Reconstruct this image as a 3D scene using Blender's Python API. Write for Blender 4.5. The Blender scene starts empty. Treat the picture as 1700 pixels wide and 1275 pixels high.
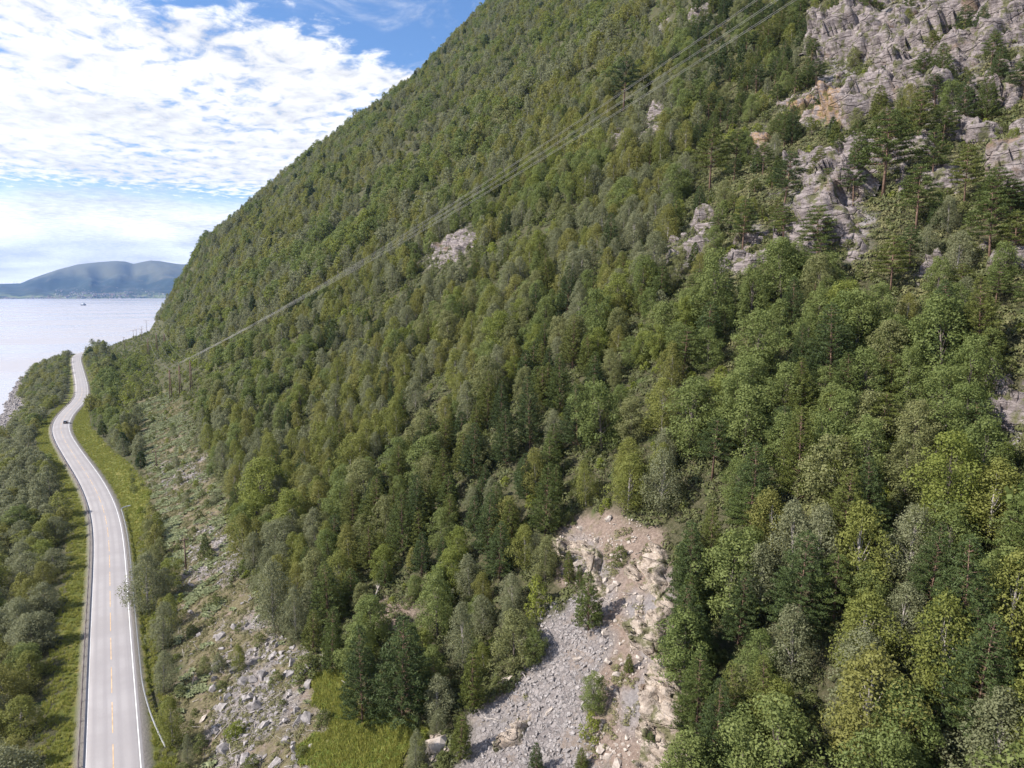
import bpy, math, random
import numpy as np
from mathutils import Vector

random.seed(7)
RNG = np.random.default_rng(7)
SC = bpy.context.scene
COL = SC.collection
R_ = math.radians

# ------------------------------------------------------------------ camera
CH, YAW, PITCH, FPX = 65.0, R_(30.4), R_(7.6), 1150.0
cam = bpy.data.cameras.new('camera')
cam.sensor_width = 36.0
cam.lens = FPX / 1700.0 * 36.0
cam.clip_start = 1.0
cam.clip_end = 60000.0
camo = bpy.data.objects.new('camera', cam)
COL.objects.link(camo)
camo.location = (0, 0, CH)
camo.rotation_euler = (R_(90) - PITCH, 0, -YAW)
SC.camera = camo

# ------------------------------------------------------------------ sky, sun, exposure
SUN_EL, SUN_AZ = R_(40), R_(-76)          # azimuth from +Y towards +X
SKY_STRENGTH, CLOUD, SUN_STRENGTH = 0.072, 0.585, 4.6
SC.view_settings.view_transform = 'Standard'
SC.view_settings.look = 'None'
SC.view_settings.exposure = 1.12
SC.view_settings.gamma = 1.0
SC.view_settings.use_curve_mapping = False
SC.cycles.max_bounces = 6
SC.cycles.diffuse_bounces = 4
SC.cycles.glossy_bounces = 2
SC.cycles.transmission_bounces = 3
SC.cycles.volume_bounces = 0
SC.cycles.use_denoising = True
SC.cycles.denoiser = 'OPENIMAGEDENOISE'
SC.cycles.denoising_input_passes = 'RGB_ALBEDO_NORMAL'
SC.cycles.denoising_prefilter = 'ACCURATE'
SC.cycles.sample_clamp_indirect = 4.0


class NT:
    """small helper round a node tree"""
    def __init__(self, tree):
        self.t = tree
        self.n = tree.nodes
        self.n.clear()

    def new(self, typ, **kw):
        nd = self.n.new(typ)
        for k, v in kw.items():
            if isinstance(k, str) and k.startswith('i_'):
                nd.inputs[k[2:]].default_value = v
            else:
                setattr(nd, k, v)
        return nd

    def link(self, a, b):
        self.t.links.new(a, b)

    def val(self, sock, v):
        if hasattr(v, 'links') or isinstance(v, bpy.types.NodeSocket):
            self.link(v, sock)
        else:
            sock.default_value = v

    def math(self, op, a, b=0.0, c=None, clamp=False):
        nd = self.n.new('ShaderNodeMath')
        nd.operation = op
        nd.use_clamp = clamp
        self.val(nd.inputs[0], a)
        self.val(nd.inputs[1], b)
        if c is not None:
            self.val(nd.inputs[2], c)
        return nd.outputs[0]

    def ss(self, v, lo, hi, a=0.0, b=1.0):
        nd = self.n.new('ShaderNodeMapRange')
        nd.interpolation_type = 'SMOOTHSTEP'
        self.val(nd.inputs['Value'], v)
        nd.inputs['From Min'].default_value = lo
        nd.inputs['From Max'].default_value = hi
        nd.inputs['To Min'].default_value = a
        nd.inputs['To Max'].default_value = b
        return nd.outputs[0]

    def noise(self, vec, scale, detail=4.0, rough=0.55, dist=0.0):
        nd = self.n.new('ShaderNodeTexNoise')
        if vec is not None:
            self.link(vec, nd.inputs['Vector'])
        nd.inputs['Scale'].default_value = scale
        nd.inputs['Detail'].default_value = detail
        nd.inputs['Roughness'].default_value = rough
        nd.inputs['Distortion'].default_value = dist
        return nd.outputs[0]

    def mix(self, f, a, b):
        nd = self.n.new('ShaderNodeMix')
        nd.data_type = 'RGBA'
        self.val(nd.inputs[0], f)
        for s, v in ((nd.inputs[6], a), (nd.inputs[7], b)):
            if isinstance(v, tuple):
                s.default_value = (*v[:3], 1.0)
            else:
                self.link(v, s)
        return nd.outputs[2]


world = bpy.data.worlds.new('World')
SC.world = world
world.use_nodes = True
W = NT(world.node_tree)
wout = W.new('ShaderNodeOutputWorld')
bg = W.new('ShaderNodeBackground')
sky = W.new('ShaderNodeTexSky')
sky.sky_type = 'NISHITA'
sky.sun_disc = False
sky.sun_elevation = SUN_EL
sky.sun_rotation = SUN_AZ
sky.air_density = 1.0
sky.dust_density = 0.4
sky.ozone_density = 2.5
skyc = W.new('ShaderNodeVectorMath', operation='MULTIPLY')
W.link(sky.outputs[0], skyc.inputs[0])
skyc.inputs[1].default_value = (SKY_STRENGTH * 0.80, SKY_STRENGTH * 0.98, SKY_STRENGTH * 1.20)
tc = W.new('ShaderNodeTexCoord')
sep = W.new('ShaderNodeSeparateXYZ')
W.link(tc.outputs['Generated'], sep.inputs[0])
zz = W.math('MAXIMUM', sep.outputs[2], 0.012)
u = W.math('DIVIDE', sep.outputs[0], zz)
v = W.math('DIVIDE', sep.outputs[1], zz)
uv = W.new('ShaderNodeCombineXYZ')
W.link(u, uv.inputs[0]); W.link(v, uv.inputs[1])
rot = W.new('ShaderNodeMapping')
rot.inputs['Rotation'].default_value = (0, 0, R_(-28))
rot.inputs['Scale'].default_value = (1.0, 0.62, 1.0)
W.link(uv.outputs[0], rot.inputs[0])
puff = W.noise(rot.outputs[0], 8.0, 8.0, 0.62, 0.3)
mid = W.noise(rot.outputs[0], 1.15, 3.0, 0.55, 0.2)
big = W.noise(uv.outputs[0], 0.42, 2.0, 0.5)
# altocumulus sheet: its edge runs away to the right, it ends some way above the horizon
edge = W.math('SUBTRACT', W.math('MULTIPLY_ADD', v, 0.95, -1.45), u)
edge = W.math('ADD', edge, W.math('MULTIPLY_ADD', mid, 2.2, -1.1))
sheet = W.ss(edge, -0.9, 1.3)
vend = W.math('ADD', v, W.math('MULTIPLY_ADD', mid, 4.5, -2.25))
sheet = W.math('MULTIPLY', sheet, W.ss(vend, 10.5, 5.6))
behind = W.ss(v, 1.2, -0.5)                     # the rest of the vault: broken cloud
sheet = W.math('MAXIMUM', sheet, W.math('MULTIPLY', behind, W.ss(big, 0.40, 0.62)))
dens = W.math('ADD', W.math('MULTIPLY', puff, 0.62), W.math('MULTIPLY', mid, 0.38))
thr = W.math('MULTIPLY_ADD', sheet, -0.345, 0.71)
thr = W.math('SUBTRACT', thr, W.ss(v, 3.2, 6.5, 0.0, 0.06))
cl = W.ss(W.math('SUBTRACT', dens, thr), -0.03, 0.145)
cl = W.math('MULTIPLY', cl, W.ss(sheet, 0.02, 0.3))
# low stratus and cumulus near the horizon
azv = W.new('ShaderNodeCombineXYZ')
W.link(sep.outputs[0], azv.inputs[0]); W.link(sep.outputs[1], azv.inputs[1])
W.link(W.math('MULTIPLY', sep.outputs[2], 5.0), azv.inputs[2])
low = W.noise(azv.outputs[0], 5.5, 7.0, 0.6, 0.3)
low_m = W.math('MULTIPLY', W.ss(low, 0.36, 0.62), W.ss(sep.outputs[2], 0.105, 0.045))
low_b = W.ss(W.math('MULTIPLY_ADD', low, 0.06, sep.outputs[2]), 0.175, 0.118)
lowall = W.math('MAXIMUM', W.math('MULTIPLY', low_m, 0.75), low_b)
wisp = W.noise(rot.outputs[0], 2.3, 6.0, 0.65, 0.9)
wis = W.math('MULTIPLY', W.ss(wisp, 0.50, 0.78), 0.5)
alpha = W.math('MAXIMUM', W.math('MAXIMUM', cl, lowall), wis, clamp=True)
grey = W.math('MULTIPLY_ADD', W.ss(W.math('ADD', W.math('MULTIPLY', puff, 0.55), W.math('MULTIPLY', low, 0.45)), 0.32, 0.68), 0.46, 0.66)
ccol = W.new('ShaderNodeVectorMath', operation='SCALE')
ccol.inputs[0].default_value = (0.985, 0.985, 1.0)
W.link(W.math('MULTIPLY', W.math('ADD', grey, W.math('MULTIPLY', low_b, W.ss(low, 0.3, 0.62, -0.02, 0.30))), CLOUD), ccol.inputs[3])
W.link(W.mix(alpha, skyc.outputs[0], ccol.outputs[0]), bg.inputs['Color'])
bg.inputs['Strength'].default_value = 1.0
W.link(bg.outputs[0], wout.inputs[0])

sun = bpy.data.lights.new('sun', 'SUN')
sun.energy = SUN_STRENGTH
sun.angle = R_(0.53)
sun.color = (1.0, 0.95, 0.87)
suno = bpy.data.objects.new('sun', sun)
COL.objects.link(suno)
sd = Vector((math.sin(SUN_AZ) * math.cos(SUN_EL), math.cos(SUN_AZ) * math.cos(SUN_EL), math.sin(SUN_EL)))
suno.rotation_euler = (-sd).to_track_quat('-Z', 'Y').to_euler()
suno.location = (-200, 0, 300)


# ------------------------------------------------------------------ numpy helpers
def sstep(x, a, b):
    t = np.clip((np.asarray(x, float) - a) / (b - a), 0, 1)
    return t * t * (3 - 2 * t)


def _hash(ix, iy, iz, seed):
    h = (ix.astype(np.int64) * 374761393 + iy.astype(np.int64) * 668265263 + iz.astype(np.int64) * 2147483647 + seed * 1274126177) & 0xFFFFFFFF
    h = ((h ^ (h >> 13)) * 1274126177) & 0xFFFFFFFF
    h = ((h ^ (h >> 16)) * 2246822519) & 0xFFFFFFFF
    return ((h ^ (h >> 15)) & 0xFFFFFF) / float(0xFFFFFF)


def vnoise(x, y, z=None, seed=0):
    x = np.asarray(x, float); y = np.asarray(y, float)
    z = np.zeros_like(x) if z is None else np.asarray(z, float)
    xi, yi, zi = np.floor(x).astype(int), np.floor(y).astype(int), np.floor(z).astype(int)
    f = lambda t: t * t * t * (t * (t * 6 - 15) + 10)
    fx, fy, fz = f(x - xi), f(y - yi), f(z - zi)
    out = 0
    for a in (0, 1):
        for b in (0, 1):
            for c in (0, 1):
                w = (fx if a else 1 - fx) * (fy if b else 1 - fy) * (fz if c else 1 - fz)
                out = out + w * _hash(xi + a, yi + b, zi + c, seed)
    return out * 2 - 1


def fbm(x, y, z=None, octv=4, seed=0, gain=0.5):
    s, a, n = 0, 1.0, 0
    f = 1.0
    for k in range(octv):
        s = s + a * vnoise(np.asarray(x) * f, np.asarray(y) * f, None if z is None else np.asarray(z) * f, seed + k * 17)
        n += a
        a *= gain
        f *= 2.03
    return s / n


def blocks(p, size, seed):
    """blocky rock relief: every 3D cell has its own offset and tilted face"""
    q = p / size
    base = np.floor(q)
    best = np.full(len(p), 1e9); val = np.zeros(len(p)); second = np.full(len(p), 1e9)
    for i in (-1, 0, 1):
        for j in (-1, 0, 1):
            for k in (-1, 0, 1):
                c = base + np.array([i, j, k])
                ci = c.astype(int)
                h = [_hash(ci[:, 0], ci[:, 1], ci[:, 2], seed + s) for s in range(7)]
                ctr = c + np.stack(h[:3], 1)
                d = q - ctr
                dist = (d * d).sum(1)
                off = (h[3] - 0.5) * 1.5 + (d * (np.stack(h[4:7], 1) - 0.5)).sum(1) * 1.5
                near = dist < best
                second = np.where(near, best, np.minimum(second, dist))
                val = np.where(near, off, val)
                best = np.where(near, dist, best)
    crack = np.clip((np.sqrt(second) - np.sqrt(best)) / 0.10, 0, 1)
    return val - (1 - crack) * 0.35


SY, CY_, SP, CP = math.sin(YAW), math.cos(YAW), math.sin(PITCH), math.cos(PITCH)


def ray(px, py):
    a = (np.asarray(px, float) - 850) / FPX
    b = (637.5 - np.asarray(py, float)) / FPX
    fh = CP + b * SP
    return fh * SY + a * CY_, fh * CY_ - a * SY, -SP + b * CP


def proj(X, Y, Z):
    """where a point of the place stands in the photograph (1700 x 1275), and its depth"""
    f = X * SY + Y * CY_
    r = X * CY_ - Y * SY
    h = Z - CH
    d = f * CP - h * SP
    up = f * SP + h * CP
    dd = np.where(np.abs(d) < 1e-6, 1e-6, d)
    return 850 + FPX * r / dd, 637.5 - FPX * up / dd, d


def inpoly(px, py, poly):
    inside = np.zeros(np.shape(px), bool)
    n = len(poly)
    for i in range(n):
        x0, y0 = poly[i]; x1, y1 = poly[(i + 1) % n]
        if y0 == y1:
            continue
        c = ((y0 > py) != (y1 > py)) & (px < (x1 - x0) * (py - y0) / (y1 - y0) + x0)
        inside ^= c
    return inside


def softpoly(px, py, polys, soft):
    """0..1, softened over SOFT pixels"""
    s = np.zeros(np.shape(px), float)
    ks = [(0, 0)] + [(math.cos(t) * r, math.sin(t) * r) for r in (0.5, 1.0) for t in np.arange(0, 6.28, 1.05)]
    for dx, dy in ks:
        m = np.zeros(np.shape(px), bool)
        for p in polys:
            m |= inpoly(px + dx * soft, py + dy * soft, p)
        s += m
    return s / len(ks)


# ------------------------------------------------------------------ the lie of the land
SEA = -14.0
ROAD = np.array([(-3.4, -300), (-3.2, 60), (-3.0, 103), (-3.0, 124), (-3.0, 147), (-2.8, 181), (-2.6, 204), (-3.4, 234), (-7.2, 273), (-15.0, 329),
                 (-21.0, 376), (-22.6, 408), (-20.8, 441), (-17.4, 472), (-15.4, 496), (-15.2, 518), (-17.2, 584), (-22.0, 692), (-26.4, 800), (-26.0, 846),
                 (-20, 885), (-5, 930), (20, 980)], float)
_yy = np.arange(-300, 980, 2.0)
_xx = np.interp(_yy, ROAD[:, 1], ROAD[:, 0])
for _ in range(12):
    _xx[4:-4] = np.convolve(_xx, np.ones(9) / 9, 'same')[4:-4]


def road_x(y):
    return np.interp(y, _yy, _xx)


P0 = np.array([(-400, -60), (-130, -40), (-62, -16), (-40, -10), (-9, -0.9), (3, 0), (8, 0.2), (40, 15.5), (80, 46), (130, 89), (700, 577), (1200, 900)])
P1 = np.array([(-400, -60), (-130, -40), (-58, -16), (-48, -11), (-30, -1.2), (-12, 0), (0, 3), (24, 12), (60, 37), (100, 70), (150, 113), (700, 590), (1200, 900)])
P2 = np.array([(-400, -60), (-200, -50), (-78, -16), (-60, -9), (-38, -1), (-22, 0), (0, 5), (43, 20), (100, 116), (160, 166), (211, 211), (364, 333), (470, 440), (700, 640), (1200, 980)])


def H(X, Y):
    X = np.asarray(X, float); Y = np.asarray(Y, float)
    z0, z1, z2 = (np.interp(X, p[:, 0], p[:, 1]) for p in (P0, P1, P2))
    w1 = np.clip((Y - 110) / 240, 0, 1)
    w2 = np.clip((Y - 350) / 480, 0, 1)
    z = (z0 * (1 - w1) + z1 * w1) * (1 - w2) + z2 * w2
    up = sstep(X, 18, 120)
    z = z + up * (fbm(X / 70, Y / 46, octv=3, seed=3) * 6.5) + sstep(X, 12, 30) * fbm(X / 14, Y / 11, octv=3, seed=9) * 1.1
    z = z + up * sstep(X, 110, 240) * fbm(X / 150, Y / 90, octv=2, seed=23) * 9
    low = 1 - sstep(X, -6, 6)
    z = z + low * fbm(X / 18, Y / 18, octv=3, seed=5) * 1.2
    # shore platform of rocks
    s = X - road_x(Y)
    a = np.abs(s)
    w = 1 - sstep(a, 5.2, 13.0)
    verge = -0.09 - 0.55 * sstep(a, 3.9, 5.4) + 0.15 * sstep(a, 5.4, 8)
    z = z * (1 - w) + verge * w
    ye = np.interp(X, [-80, -30, 43, 100, 470, 900], [770, 862, 885, 880, 892, 900]) + fbm(X / 30, X * 0 + 3.1, octv=3, seed=31) * 14
    z = z - np.maximum(0, Y - ye) * 1.25
    return np.maximum(z, -60)


def hit(px, py, lo=25.0, hi=1500.0):
    """the point of the land under a pixel of the photograph"""
    dx, dy, dz = ray(px, py)
    t = np.concatenate([np.arange(lo, 300, 0.5), np.arange(300, hi, 2.0)])
    z = CH + dz * t
    d = z - H(dx * t, dy * t)
    i = np.argmax(d < 0)
    if d[i] >= 0:
        return None
    f = d[i - 1] / (d[i - 1] - d[i]) if i else 0
    tt = t[i - 1] + f * (t[i] - t[i - 1])
    return np.array([dx * tt, dy * tt, H(dx * tt, dy * tt)])


# regions read off the photograph
CLEAR = [[(222, 668), (286, 652), (322, 700), (352, 770), (380, 850), (402, 950), (440, 1030), (520, 1075), (560, 1110), (610, 1165), (690, 1200), (700, 1460), (325, 1460), (292, 1150), (285, 960), (262, 860), (240, 770)]]
BRACKEN = [[(222, 668), (286, 652), (322, 700), (352, 770), (372, 850), (392, 925), (300, 955), (262, 860), (240, 770)]]
TALUS = [[(345, 1060), (420, 1020), (455, 1052), (520, 1080), (528, 1130), (485, 1160), (525, 1210), (480, 1460), (330, 1460), (350, 1190)],
         [(268, 770), (335, 735), (345, 800), (262, 810)], [(320, 880), (395, 870), (405, 960), (300, 975)], [(690, 440), (775, 375), (795, 395), (720, 450)]]
GRASSY = [[(505, 1125), (555, 1112), (590, 1165), (690, 1200), (672, 1460), (480, 1460), (520, 1210)]]
SCREE = [[(905, 1000), (980, 985), (1010, 1060), (985, 1160), (1000, 1460), (780, 1460), (800, 1190), (850, 1150), (870, 1080)]]
DIRT = [[(918, 895), (985, 860), (1055, 858), (1085, 905), (1112, 965), (1120, 1460), (985, 1460), (985, 1150), (1000, 1050), (945, 985)],
        [(590, 1000), (680, 990), (720, 1090), (690, 1100)], [(840, 1130), (900, 1100), (880, 1180), (800, 1240)]]
SHORE = [[(-60, 612), (8, 626), (28, 645), (42, 662), (38, 684), (16, 706), (-60, 738)]]
OPEN = CLEAR + SCREE + DIRT[:1]
CLIFF = [[(1352, 62), (1400, 30), (1462, 6), (1580, -30), (1620, -60), (1780, -60), (1780, 60), (1640, 95), (1592, 120), (1590, 160), (1535, 182), (1500, 160), (1470, 170), (1420, 215), (1385, 205), (1308, 222), (1304, 182), (1350, 150)],
         [(1286, 310), (1345, 288), (1430, 290), (1440, 320), (1400, 335), (1420, 380), (1396, 425), (1350, 400), (1290, 350)],
         [(1375, 345), (1440, 330), (1452, 400), (1440, 428), (1400, 430)],
         [(1480, 262), (1515, 255), (1525, 290), (1490, 310)], [(1540, 265), (1582, 262), (1575, 300), (1548, 305)],
         [(1645, 240), (1700, 200), (1780, 190), (1780, 300), (1670, 330), (1640, 290)],
         [(1610, 690), (1650, 665), (1720, 630), (1780, 620), (1780, 745), (1700, 735), (1640, 725)],
         [(1000, 268), (1020, 225), (1068, 218), (1072, 180), (1108, 176), (1112, 215), (1060, 240), (1030, 262)],
         [(1108, 430), (1160, 395), (1170, 345), (1182, 350), (1178, 420), (1120, 450)], [(1190, 445), (1230, 400), (1272, 375), (1262, 408), (1215, 440)],
         [(1240, 235), (1275, 215), (1278, 265), (1248, 275)], [(1085, 45), (1110, 38), (1105, 62)], [(1150, 15), (1180, 12), (1172, 45), (1140, 50)],
         [(1625, 650), (1662, 600), (1668, 690)], [(698, 436), (742, 398), (778, 380), (792, 392), (748, 436)], [(1510, 455), (1560, 430), (1570, 470)], [(1650, 850), (1700, 820), (1740, 860), (1680, 880)]]
LEDGE = [[(1078, 962), (1112, 950), (1114, 1090), (1088, 1098), (1060, 1040)], [(1050, 1155), (1100, 1090), (1118, 1180), (1118, 1300), (1060, 1300), (1088, 1230)],
         [(925, 895), (985, 905), (1010, 945), (1018, 985), (995, 1002), (962, 945)], [(700, 1245), (735, 1225), (752, 1250), (720, 1290)], [(790, 1240), (850, 1195), (880, 1170), (860, 1240)],
         [(1040, 990), (1075, 985), (1085, 1060), (1060, 1040)]]


# ------------------------------------------------------------------ mesh helpers
def mesh_np(name, verts, quads=None, tris=None, mats=(), smooth=False, midx=None):
    me = bpy.data.meshes.new(name)
    verts = np.asarray(verts, np.float32)
    loops, starts, n = [], [], 0
    nq = 0 if quads is None else len(quads)
    nt = 0 if tris is None else len(tris)
    if nq:
        loops.append(np.asarray(quads, np.int32).ravel())
        starts.append(np.arange(nq, dtype=np.int32) * 4)
    if nt:
        loops.append(np.asarray(tris, np.int32).ravel())
        starts.append(nq * 4 + np.arange(nt, dtype=np.int32) * 3)
    loops = np.concatenate(loops); starts = np.concatenate(starts)
    me.vertices.add(len(verts))
    me.vertices.foreach_set('co', verts.ravel())
    me.loops.add(len(loops))
    me.loops.foreach_set('vertex_index', loops)
    me.polygons.add(len(starts))
    me.polygons.foreach_set('loop_start', starts)
    if midx is not None:
        me.polygons.foreach_set('material_index', np.asarray(midx, np.int32))
    if smooth:
        me.polygons.foreach_set('use_smooth', np.ones(len(starts), bool))
    for m in mats:
        me.materials.append(m)
    me.update(calc_edges=True)
    me.validate()
    return me


def attr(me, name, arr, typ='FLOAT', dom='POINT'):
    a = me.attributes.new(name, typ, dom)
    arr = np.asarray(arr, np.float32 if typ != 'INT' else np.int32)
    a.data.foreach_set({'FLOAT': 'value', 'INT': 'value', 'FLOAT_VECTOR': 'vector', 'FLOAT_COLOR': 'color'}[typ], arr.ravel())


def link(name, data, parent=None, loc=None, rot=None, scale=None, **props):
    o = bpy.data.objects.new(name, data)
    COL.objects.link(o)
    if parent is not None:
        o.parent = parent
    if loc is not None:
        o.location = loc
    if rot is not None:
        o.rotation_euler = rot
    if scale is not None:
        o.scale = scale
    for k, vv in props.items():
        o[k] = vv
    return o


class MB:
    """collects simple solids into one mesh"""
    def __init__(self):
        self.v, self.f = [], []

    def add(self, vs, fs):
        b = len(self.v)
        self.v += [tuple(map(float, p)) for p in vs]
        self.f += [tuple(i + b for i in q) for q in fs]

    def box(self, c, s, rz=0.0, taper=1.0, ty=None):
        cx, cy, cz = c; sx, sy, sz = (k / 2 for k in s)
        ty = taper if ty is None else ty
        pts = []
        for z, k, ky in ((-sz, 1, 1), (sz, taper, ty)):
            for x, y in ((-sx, -sy), (sx, -sy), (sx, sy), (-sx, sy)):
                X, Y = x * k, y * ky
                pts.append((cx + X * math.cos(rz) - Y * math.sin(rz), cy + X * math.sin(rz) + Y * math.cos(rz), cz + z))
        self.add(pts, [(0, 3, 2, 1), (4, 5, 6, 7), (0, 1, 5, 4), (1, 2, 6, 5), (2, 3, 7, 6), (3, 0, 4, 7)])

    def tube(self, pts, rad, n=6, cap=True):
        pts = [Vector(p) for p in pts]
        rad = rad if hasattr(rad, '__len__') else [rad] * len(pts)
        rings = []
        for i, p in enumerate(pts):
            d = (pts[min(i + 1, len(pts) - 1)] - pts[max(i - 1, 0)]).normalized()
            a = d.orthogonal().normalized() if abs(d.z) > 0.9 else d.cross(Vector((0, 0, 1))).normalized()
            b = d.cross(a)
            rings.append([p + (a * math.cos(6.28318 * k / n) + b * math.sin(6.28318 * k / n)) * rad[i] for k in range(n)])
        b0 = len(self.v)
        for r in rings:
            self.v += [tuple(q) for q in r]
        for i in range(len(pts) - 1):
            for k in range(n):
                self.f.append((b0 + i * n + k, b0 + i * n + (k + 1) % n, b0 + (i + 1) * n + (k + 1) % n, b0 + (i + 1) * n + k))
        if cap:
            self.f.append(tuple(b0 + k for k in reversed(range(n))))
            self.f.append(tuple(b0 + (len(pts) - 1) * n + k for k in range(n)))

    def mesh(self, name, mat, smooth=False):
        me = bpy.data.meshes.new(name)
        me.from_pydata(self.v, [], self.f)
        if mat is not None:
            me.materials.append(mat)
        if smooth:
            for p in me.polygons:
                p.use_smooth = True
        me.update()
        return me

    def obj(self, name, mat, parent=None, smooth=False, **kw):
        return link(name, self.mesh(name, mat, smooth), parent, **kw)


# ------------------------------------------------------------------ materials
def mat_new(name):
    m = bpy.data.materials.new(name)
    m.use_nodes = True
    t = NT(m.node_tree)
    out = t.new('ShaderNodeOutputMaterial')
    return m, t, out


def principled(name, color, rough=0.8, var=0.25, scale=2.0, bump=0.0, bscale=10.0, metal=0.0, spec=0.3, color2=None):
    m, t, out = mat_new(name)
    b = t.new('ShaderNodeBsdfPrincipled')
    tcn = t.new('ShaderNodeTexCoord')
    n = t.noise(tcn.outputs['Object'], scale, 5.0, 0.6)
    lo = tuple(c * (1 - var) for c in color)
    hi = color2 if color2 else tuple(min(1, c * (1 + var)) for c in color)
    t.link(t.mix(t.ss(n, 0.3, 0.7), lo, hi), b.inputs['Base Color'])
    b.inputs['Roughness'].default_value = rough
    b.inputs['Metallic'].default_value = metal
    b.inputs['Specular IOR Level'].default_value = spec
    if bump:
        bp = t.new('ShaderNodeBump')
        bp.inputs['Strength'].default_value = bump
        bp.inputs['Distance'].default_value = 0.05
        t.link(t.noise(tcn.outputs['Object'], bscale, 6.0, 0.65), bp.inputs['Height'])
        t.link(bp.outputs[0], b.inputs['Normal'])
    t.link(b.outputs[0], out.inputs[0])
    return m


def leaf_mat(name, c1, c2, trans=0.46, rough=0.65, yellow=None):
    """c1..c2 runs over the leaf clumps (attribute tint) and from tree to tree"""
    m, t, out = mat_new(name)
    at = t.new('ShaderNodeAttribute', attribute_name='tint')
    oi = t.new('ShaderNodeObjectInfo')
    f = t.math('MULTIPLY_ADD', at.outputs['Fac'], 0.55, t.math('MULTIPLY', oi.outputs['Random'], 0.45), clamp=True)
    col = t.mix(f, c1, c2)
    if yellow:
        col = t.mix(t.ss(at.outputs['Fac'], 0.86, 1.0, 0.0, 0.5), col, yellow)
    b = t.new('ShaderNodeBsdfPrincipled')
    t.link(col, b.inputs['Base Color'])
    b.inputs['Roughness'].default_value = rough
    b.inputs['Specular IOR Level'].default_value = 0.25
    tr = t.new('ShaderNodeBsdfTranslucent')
    t.link(col, tr.inputs['Color'])
    mx = t.new('ShaderNodeMixShader')
    mx.inputs[0].default_value = trans
    t.link(b.outputs[0], mx.inputs[1]); t.link(tr.outputs[0], mx.inputs[2])
    t.link(mx.outputs[0], out.inputs[0])
    return m


M = {}
M['birch_bark'] = principled('birch_bark', (0.24, 0.215, 0.195), 0.8, 0.4, 3.0)
M['grey_bark'] = principled('grey_bark', (0.115, 0.095, 0.08), 0.9, 0.35, 3.0)
M['pine_bark'] = principled('pine_bark', (0.15, 0.095, 0.068), 0.9, 0.35, 3.0)
LEAF = {
    'birch': [('grey-green', leaf_mat('birch_leaf_grey', (0.149, 0.159, 0.078), (0.239, 0.243, 0.138))),
              ('olive', leaf_mat('birch_leaf_olive', (0.157, 0.159, 0.038), (0.252, 0.242, 0.075))),
              ('fresh green', leaf_mat('birch_leaf_green', (0.139, 0.159, 0.034), (0.239, 0.242, 0.065)))],
    'broad': [('mid-green', leaf_mat('broad_leaf_mid', (0.113, 0.149, 0.040), (0.200, 0.228, 0.074))),
              ('yellow-green', leaf_mat('broad_leaf_yellow', (0.142, 0.173, 0.032), (0.231, 0.248, 0.061))),
              ('pale silvery-green', leaf_mat('broad_leaf_pale', (0.148, 0.160, 0.060), (0.237, 0.238, 0.100)))],
    'pine': [('deep green', leaf_mat('pine_needle_deep', (0.037, 0.055, 0.016), (0.067, 0.092, 0.027), 0.12)),
             ('moss green', leaf_mat('pine_needle_moss', (0.054, 0.075, 0.016), (0.093, 0.115, 0.029), 0.12)),
             ('yellowish green', leaf_mat('pine_needle_yellow', (0.079, 0.096, 0.017), (0.123, 0.133, 0.033), 0.15))],
    'shrub': [('bright yellow-green', leaf_mat('shrub_leaf_bright', (0.145, 0.180, 0.025), (0.239, 0.258, 0.052))),
              ('dull green', leaf_mat('shrub_leaf_dull', (0.103, 0.120, 0.037), (0.176, 0.190, 0.067)))],
}
M['fern'] = leaf_mat('bracken_frond', (0.11, 0.135, 0.05), (0.27, 0.285, 0.16), 0.25)
M['herb'] = leaf_mat('herb_leaf', (0.11, 0.165, 0.03), (0.21, 0.26, 0.06), 0.3)
M['heath'] = leaf_mat('heath_leaf', (0.105, 0.095, 0.045), (0.20, 0.195, 0.08), 0.25)
M['floor'] = leaf_mat('floor_leaf', (0.055, 0.065, 0.024), (0.12, 0.125, 0.045), 0.2)
M['grass'] = leaf_mat('grass_blade', (0.155, 0.195, 0.034), (0.36, 0.335, 0.095), 0.35)
M['stone'] = principled('grey_stone', (0.175, 0.157, 0.152), 0.9, 0.35, 1.2, 0.6, 6.0, color2=(0.34, 0.308, 0.298))
M['pale_stone'] = principled('pale_stone', (0.27, 0.225, 0.19), 0.9, 0.3, 1.2, 0.6, 6.0, color2=(0.44, 0.38, 0.335))
M['dead_wood'] = principled('dead_wood', (0.34, 0.30, 0.27), 0.9, 0.3, 4.0)
M['pole_wood'] = principled('pole_wood', (0.13, 0.085, 0.065), 0.9, 0.3, 4.0)
M['steel'] = principled('galvanised_steel', (0.52, 0.52, 0.53), 0.45, 0.12, 1.0, metal=0.4, spec=0.5)
M['rail_worn'] = principled('weathered_steel', (0.20, 0.15, 0.14), 0.6, 0.4, 0.35, metal=0.3, color2=(0.34, 0.27, 0.26))
M['rail_post'] = principled('rail_post', (0.22, 0.20, 0.20), 0.7, 0.3, 2.0)
M['wire'] = principled('aluminium_wire', (0.30, 0.285, 0.265), 0.5, 0.1, 1.0)
M['wire_dull'] = principled('weathered_wire', (0.16, 0.15, 0.14), 0.6, 0.1, 1.0)
M['ceramic'] = principled('insulator_ceramic', (0.30, 0.25, 0.24), 0.3, 0.2, 1.0)
M['white_line'] = principled('white_line_paint', (0.72, 0.71, 0.70), 0.8, 0.12, 0.9)
M['orange_line'] = principled('orange_line_paint', (0.52, 0.345, 0.19), 0.8, 0.3, 0.7)


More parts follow.
